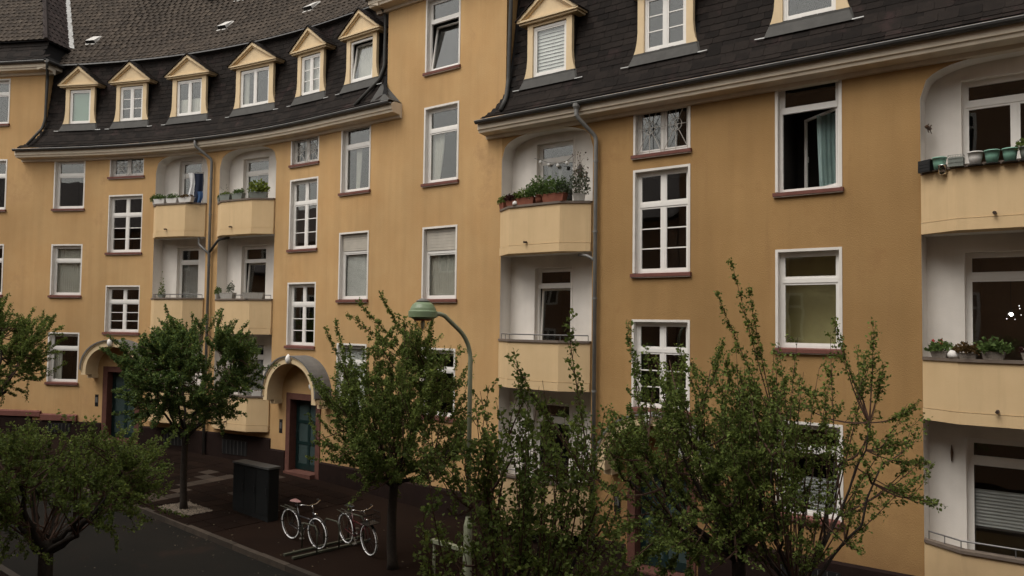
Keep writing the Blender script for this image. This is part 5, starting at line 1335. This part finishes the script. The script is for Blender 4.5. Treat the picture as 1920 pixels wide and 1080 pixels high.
# balcony A3: white troughs, laundry
A3 = (*LA, 9.14); G2 = 'white planters on the laundry balcony'
o = trough('planter', 'round clipped green shrub at the left corner of the laundry balcony', 'potted plant', A3, .03, .22, .2, .16, 'whitepot', [(0, .2, .2, .3, 700, .045, 'leafdark')], G2, round_=True)
trough('planter', 'white planter with dark low plants left on the laundry balcony', 'planter', A3, .26, .5, .18, .17, 'whitepot', [(0, .26, .12, .22, 500, .05, 'leafdark')], G2)
trough('planter', 'white planter with white blossoms in the middle of the laundry balcony', 'planter', A3, .50, .5, .18, .17, 'whitepot', [(0, .26, .12, .2, 400, .05, 'leafdark')], G2, flowers=(-.2, 30, .16, 'petalw', .035))
trough('planter', 'white planter with reddish low leaves below the hung washing', 'planter', A3, .76, .62, .18, .18, 'whitepot', [(0, .3, .12, .13, 400, .05, 'leafrust')], G2)
def cloth(name, label, s, o, zt, wd, ln, mt, cat='laundry', waist=.0):
    mb = MB(); n, m_ = 10, 12
    for i in range(n+1):
        for j in range(m_+1):
            u, v = i/n, j/m_; ww = wd*(1-waist*math.sin(v*3.1)); x = (u-.5)*ww+.03*math.sin(v*5); y = .035*math.sin(u*9+v*2)*(.4+v); mb.v.append((x, y, -ln*v*(1+.12*math.sin(u*4))))
    for i in range(n):
        for j in range(m_): a = i*(m_+1)+j; mb.f.append((a, a+1, a+m_+2, a+m_+1)); mb.mi.append(0)
    q = link(name, mb.mesh(name, mt, True), None, F(s, o, zt), (0, 0, -theta(s)+R(20))); tag(q, label, cat, 'washing on the balcony'); return q
cloth('hung_shirt', 'white cloth hanging on the laundry balcony', -6.35, .12, 10.25, .30, .95, 'clothw', waist=.35)
cloth('hung_trousers', 'navy garment hanging right of the white cloth on the laundry balcony', -6.05, .1, 10.22, .34, 1.2, 'clothb')
cloth('hung_towel', 'blue cloth hanging beside the downpipe on the laundry balcony', -5.92, .16, 9.55, .2, .55, 'clothb2')
b = empty('drying_rack', F(-6.2, .08, 9.14)); tag(b, 'thin metal drying rail holding the washing', 'drying rack')
m_ = MB(); m_.tube([tuple(Vector(F(-6.7, .1, 10.26))-Vector(b.location)), tuple(Vector(F(-5.8, .1, 10.24))-Vector(b.location))], .01, 6); link('rail', m_.mesh('rail', 'steel'), b)
m_ = MB(); m_.tube([tuple(Vector(F(-5.82, .1, 10.25))-Vector(b.location)), tuple(Vector(F(-5.82, .1, 8.1))-Vector(b.location))], .01, 6); m_.tube([tuple(Vector(F(-6.68, .1, 10.26))-Vector(b.location)), tuple(Vector(F(-6.68, -.02, 8.1))-Vector(b.location))], .008, 6); link('post', m_.mesh('post', 'steel'), b)
# balcony B3: grey troughs
B3b = (*LB, 9.10); G3 = 'grey planters on the upper middle balcony'
trough('planter', 'small dark grey planter at the left end of the grey-planter balcony', 'planter', B3b, .06, .3, .16, .18, 'greypot', [(0, .16, .1, .14, 250, .05, 'leafdark')], G3, flowers=(.1, 8, .12, 'petalw', .03))
trough('planter', 'grey planter with a few white flowers, second on the grey-planter balcony', 'planter', B3b, .28, .5, .18, .2, 'greypot', [(0, .24, .1, .12, 300, .05, 'leaf'), (-.1, .2, .1, .55, 40, .03, 'leafgrey')], G3, flowers=(-.1, 10, .14, 'petalw', .03))
trough('planter', 'grey planter with dark sprouts left of the open balcony door', 'planter', B3b, .50, .5, .18, .2, 'greypot', [(0, .24, .1, .2, 260, .06, 'leafdark')], G3)
trough('planter', 'wide grey planter with tall light green grass right on the grey-planter balcony', 'planter', B3b, .82, .62, .18, .2, 'greypot', [(0, .3, .1, .45, 350, .12, 'leaf2')], G3)
# balcony B2 and A2
B2b = (*LB, 5.70); G4 = 'pale planters behind the low rail'
trough('planter', 'pale planter with a round dark plant left behind the lower middle rail', 'planter', B2b, .08, .3, .16, .18, 'stonepot', [(0, .16, .1, .3, 300, .05, 'leafdark')], G4)
trough('planter', 'long pale planter carrying a small red pot, behind the lower middle rail', 'planter', B2b, .36, .62, .18, .2, 'stonepot', [(.12, .12, .1, .45, 260, .05, 'leafgrey')], G4)
trough('planter', 'bare pale planter right before the tilted door', 'planter', B2b, .80, .7, .18, .2, 'stonepot', [(0, .1, .05, .06, 30, .04, 'leafrust')], G4)
A2b = (*LA, 5.74)
trough('planter', 'low dark pot with a thin tall sprout behind the lower left rail', 'potted plant', A2b, .34, .22, .16, .1, 'greypot', [(0, .06, .05, .9, 60, .06, 'leaf'), (0, .12, .1, .3, 120, .05, 'leaf')], None)
trough('planter', 'white planter on the ground floor balcony left of the door hood', 'planter', (*LB, 2.45), .86, .36, .18, .16, 'whitepot', [(0, .1, .06, .06, 40, .04, 'leafrust')], None)
# right balcony, third floor: hanging pots
D3 = (*LD, 7.88); G5 = 'pots hung along the upper right balcony'
def hangpot(label, k, kind, group=G5):
    s, oo, rz = seat(*LD, k); t = empty('hanging_pot', F(s, oo+.10, 7.84), rz); tag(t, label, 'pot', group)
    if kind in ('mintpot', 'whitepot', 'greypot'):
        b = MB(); b.lathe([(.085, .0), (.105, .12), (.115, .2), (.123, .2), (.123, .225), (.11, .225), (.10, .1)], sides=22); link('pot', b.mesh('pot', kind, True), t)
        b = MB(); b.lathe([(.09, -.02), (.12, -.015), (.12, .0), (.08, .001)], sides=20); link('saucer', b.mesh('saucer', 'black'), t)
        b = MB(); b.torus((0, 0, 0), .12, .005, n1=20, n2=5); ho = link('hanger', b.mesh('hanger', 'black'), t, (0, 0, .205), (R(90), 0, 0)); link('soil', (lambda q: (q.lathe([(.1, .17), (.001, .18)], sides=16, capb=False, capt=False), q.mesh('soil', 'soil'))[1])(MB()), t)
    if kind == 'chrome':
        b = MB(); b.lathe([(.062, 0), (.07, .05), (.075, .16), (.08, .16), (.08, .172), (.07, .172)], sides=22); link('pail', b.mesh('pail', 'chrome', True), t, (0, -.03, -.1))
        b = MB(); b.torus((0, 0, 0), .076, .004, n1=16, n2=5, a0=0, a1=math.pi); link('bail', b.mesh('bail', 'steel'), t, (0, -.03, .06))
    if kind == 'wire':
        b = MB()
        for z in (0, .07, .14, .2): b.tube([(-.12, -.08, z), (.12, -.08, z), (.12, .08, z), (-.12, .08, z), (-.12, -.08, z)], .004, 4)
        for q in range(7):
            x = -.12+.04*q; b.tube([(x, -.08, 0), (x, -.08, .2)], .003, 3); b.tube([(x, .08, 0), (x, .08, .2)], .003, 3)
        link('basket', b.mesh('basket', 'greypot'), t); b = MB(); b.box(-.115, .115, -.075, .075, .0, .16); link('liner', b.mesh('liner', 'greypot'), t)
    if kind == 'crate':
        b = MB(); b.box(-.13, .13, -.09, -.075, 0, .22); b.box(-.13, .13, .075, .09, 0, .22); b.box(-.13, -.115, -.075, .075, 0, .22); b.box(.115, .13, -.075, .075, 0, .22); b.box(-.115, .115, -.075, .075, 0, .012)
        for q in range(3): b.box(-.12, .12, -.097, -.0905, .02+.06*q, .05+.06*q)
        link('crate', b.mesh('crate', 'black'), t)
    return t
hangpot('black crate at the left end of the upper right balcony', .05, 'crate'); hangpot('mint green pot half behind the polished pail', .125, 'mintpot')
hangpot('small polished steel pail hanging lowest on the upper right balcony', .15, 'chrome'); hangpot('grey-green wire basket between pail and white pot', .225, 'wire')
hangpot('white hanging pot on the upper right balcony', .325, 'whitepot'); hangpot('mint green pot directly right of the white pot', .41, 'mintpot')
hangpot('mint green pot second right of the white pot', .50, 'mintpot'); o = hangpot('dark grey-green pot with leaves at the right edge of the picture', .585, 'greypot')
link('plant', clump(0, 0, .18, .15, .12, .2, 200, .06, 'leaf'), o); hangpot('grey pot farthest right on the upper right balcony', .68, 'greypot')
# wall ornament
gb = MB(); gb.tube([(-.16, 0, 0), (-.06, 0, .02), (.06, 0, .0), (.17, 0, .015)], [.004, .035, .035, .004], 8)
for x, sx in ((-.05, -1), (-.05, 1), (.07, -1), (.07, 1)): gb.tube([(x, 0, .01), (x+.03, -.01, .07*sx), (x+.06, -.01, .08*sx)], .009, 5)
o = link('wall_ornament', gb.mesh('wall_ornament', 'bronze', True), None, F(17.46, -.18, 8.74), (0, 0, -theta(17)+R(78))); tag(o, 'small brown lizard-shaped ornament on the white loggia wall', 'ornament')
# right balcony second floor
D2 = (*LD, 4.47); G6 = 'planters on the middle right balcony'
trough('planter', 'grey wicker planter with a red geranium on the middle right balcony', 'planter', D2, .12, .34, .18, .12, 'wicker', [(0, .22, .14, .2, 420, .06, 'leafdark'), (-.2, .1, .08, .1, 120, .06, 'leafdark')], G6, flowers=(-.08, 14, .2, 'petalr', .04))
trough('planter', 'rusty yellow-green trailing plant on the middle right balcony', 'planter', D2, .27, .28, .18, .1, 'wicker', [(0, .2, .16, .2, 420, .06, 'leafrust')], G6)
trough('planter', 'grey wicker planter with dark leaves below the lit window', 'planter', D2, .40, .34, .18, .13, 'wicker', [(0, .26, .14, .26, 420, .07, 'leafdark')], G6)
trough('planter', 'grey wicker planter with reddish leaves at the right edge', 'planter', D2, .60, .36, .18, .13, 'wicker', [(0, .2, .12, .16, 260, .06, 'leafpurple')], G6, flowers=(0, 8, .12, 'petalw', .03))
s, oo, rz = seat(*LD, .195); st = MB(); st.lathe([(.08, 0), (.11, .03), (.11, .08), (.07, .14), (.01, .16)], sides=14); o = link('stone_ornament', st.mesh('stone_ornament', 'petalw', True), None, F(s, oo, 4.47)); tag(o, 'white rounded ornament between geranium and rusty plant', 'ornament')
# lit lamp inside the flat on the second floor at right
pl = empty('ceiling_lamp', F(18.63, -1.25, 5.27)); tag(pl, 'lit lamp with small bright bulbs seen through the right balcony window', 'lamp')
for k, (dx, dz, r) in enumerate(((0, 0, .027), (.13, .16, .009), (.14, .11, .009), (.16, -.01, .007), (-.07, -.08, .008), (.06, -.09, .007))):
    b = MB(); b.lathe([(r*.05, -r), (r*.8, -r*.6), (r, 0), (r*.8, r*.6), (r*.05, r)], sides=10); link('bulb', b.mesh('bulb', 'lit' if k == 0 else 'lit2', True), pl, (dx*T0[0], dx*T0[1], dz))
b = MB(); b.tube([(0, 0, .03), (0, 0, .85)], .006, 5)
for dx, dz in ((.13, .16), (.14, .11), (.16, -.01), (-.07, -.08), (.06, -.09)): b.tube([(0, 0, .1), (dx*T0[0]*.6, dx*T0[1]*.6, dz*.5+.06), (dx*T0[0], dx*T0[1], dz)], .004, 4)
link('lamp_arm', b.mesh('lamp_arm', 'black'), pl)
# wind chime / thermometer on loggia walls
for (s, z, lb_) in ((-2.62, 6.85, 'slim dark ornament on the white wall right of the tilted balcony door'), (17.75, 2.55, 'slim dark ornament on the ground floor loggia wall at right')):
    b = MB(); b.tube([(0, 0, 0), (.0, -.01, .16), (0, 0, .3)], [.01, .025, .006], 7); o = link('wall_ornament', b.mesh('wall_ornament', 'bronze', True), None, F(s, -.42, z)); tag(o, lb_, 'ornament')

# ------------------------------------------------------------------ house across the street (seen in the window glass)
OP = 16.85
def FO(s, o, z): q = P0+s*T0+o*N0; return (float(q[0]), float(q[1]), z)
wm = MB(); w_, h_ = 1.25, 2.0
for b in ((-w_/2, -w_/2+.12, -.02, .08, 0, h_), (w_/2-.12, w_/2, -.02, .08, 0, h_), (-w_/2+.12, w_/2-.12, -.02, .08, 0, .12), (-w_/2+.12, w_/2-.12, -.02, .08, h_-.12, h_), (-.05, .05, -.01, .07, .12, h_-.12), (-w_/2+.12, w_/2-.12, -.012, .072, h_*.66, h_*.66+.1)): wm.box(*b)
wme = wm.mesh('window', 'white'); pm = MB(); pm.box(-w_/2+.1, w_/2-.1, .03, .04, .1, h_-.1); pme = pm.mesh('pane', 'oppglass')
def opposite(label, sa, sb, ze, rise, levels):
    op = empty('apartment_house', FO((sa+sb)/2, OP, zg(*FO((sa+sb)/2, OP, 0)[:2]))); tag(op, label, 'house')
    mb = MB(); hl = []; n = int((sb-sa-1.2)/3.1)
    for i in range(n):
        s = sa+1.3+i*3.1
        for z in levels: hl.append((s, s+1.25, z, z+2.0))
    xs = sorted(set([sa, sb]+[h[0] for h in hl]+[h[1] for h in hl])); zs = sorted(set([-3.0, ze]+[h[2] for h in hl]+[h[3] for h in hl]))
    for i in range(len(xs)-1):
        for j in range(len(zs)-1):
            c, d = (xs[i]+xs[i+1])/2, (zs[j]+zs[j+1])/2
            if any(h[0] < c < h[1] and h[2] < d < h[3] for h in hl): continue
            mb.quad(FO(xs[i+1], OP, zs[j]), FO(xs[i], OP, zs[j]), FO(xs[i], OP, zs[j+1]), FO(xs[i+1], OP, zs[j+1]))
    for s in (sa, sb): mb.quad(FO(s, OP, -3), FO(s, OP+10, -3), FO(s, OP+10, ze), FO(s, OP+5.2, ze+rise-.1), FO(s, OP, ze))
    part('wall', mb, 'oppwall', op)
    mb = MB(); mb.quad(FO(sa, OP-.5, ze), FO(sb, OP-.5, ze), FO(sb, OP+5.2, ze+rise), FO(sa, OP+5.2, ze+rise)); mb.quad(FO(sa, OP+5.2, ze+rise), FO(sb, OP+5.2, ze+rise), FO(sb, OP+10.5, ze-.2), FO(sa, OP+10.5, ze-.2)); mb.quad(FO(sa, OP-.5, ze-.1), FO(sb, OP-.5, ze-.1), FO(sb, OP+.1, ze-.1), FO(sa, OP+.1, ze-.1)); mb.quad(FO(sa, OP-.5, ze-.1), FO(sb, OP-.5, ze-.1), FO(sb, OP-.5, ze+.02), FO(sa, OP-.5, ze+.02))
    part('roof', mb, 'opproof', op)
    for h in hl:
        wo = link('window', wme, op, Vector(FO((h[0]+h[1])/2, OP, h[2]))-Vector(op.location), (0, 0, -TH0+math.pi)); link('pane', pme, wo)
opposite('brown apartment house across the street, mirrored in the right window panes', 4.0, 56.0, 15.7, 4.2, (1.0, 4.4, 7.8, 11.2))
opposite('lower brown house across the street, mirrored in the far left window panes', -34.0, 3.9, 9.9, 3.2, (1.4, 4.6, 7.8))
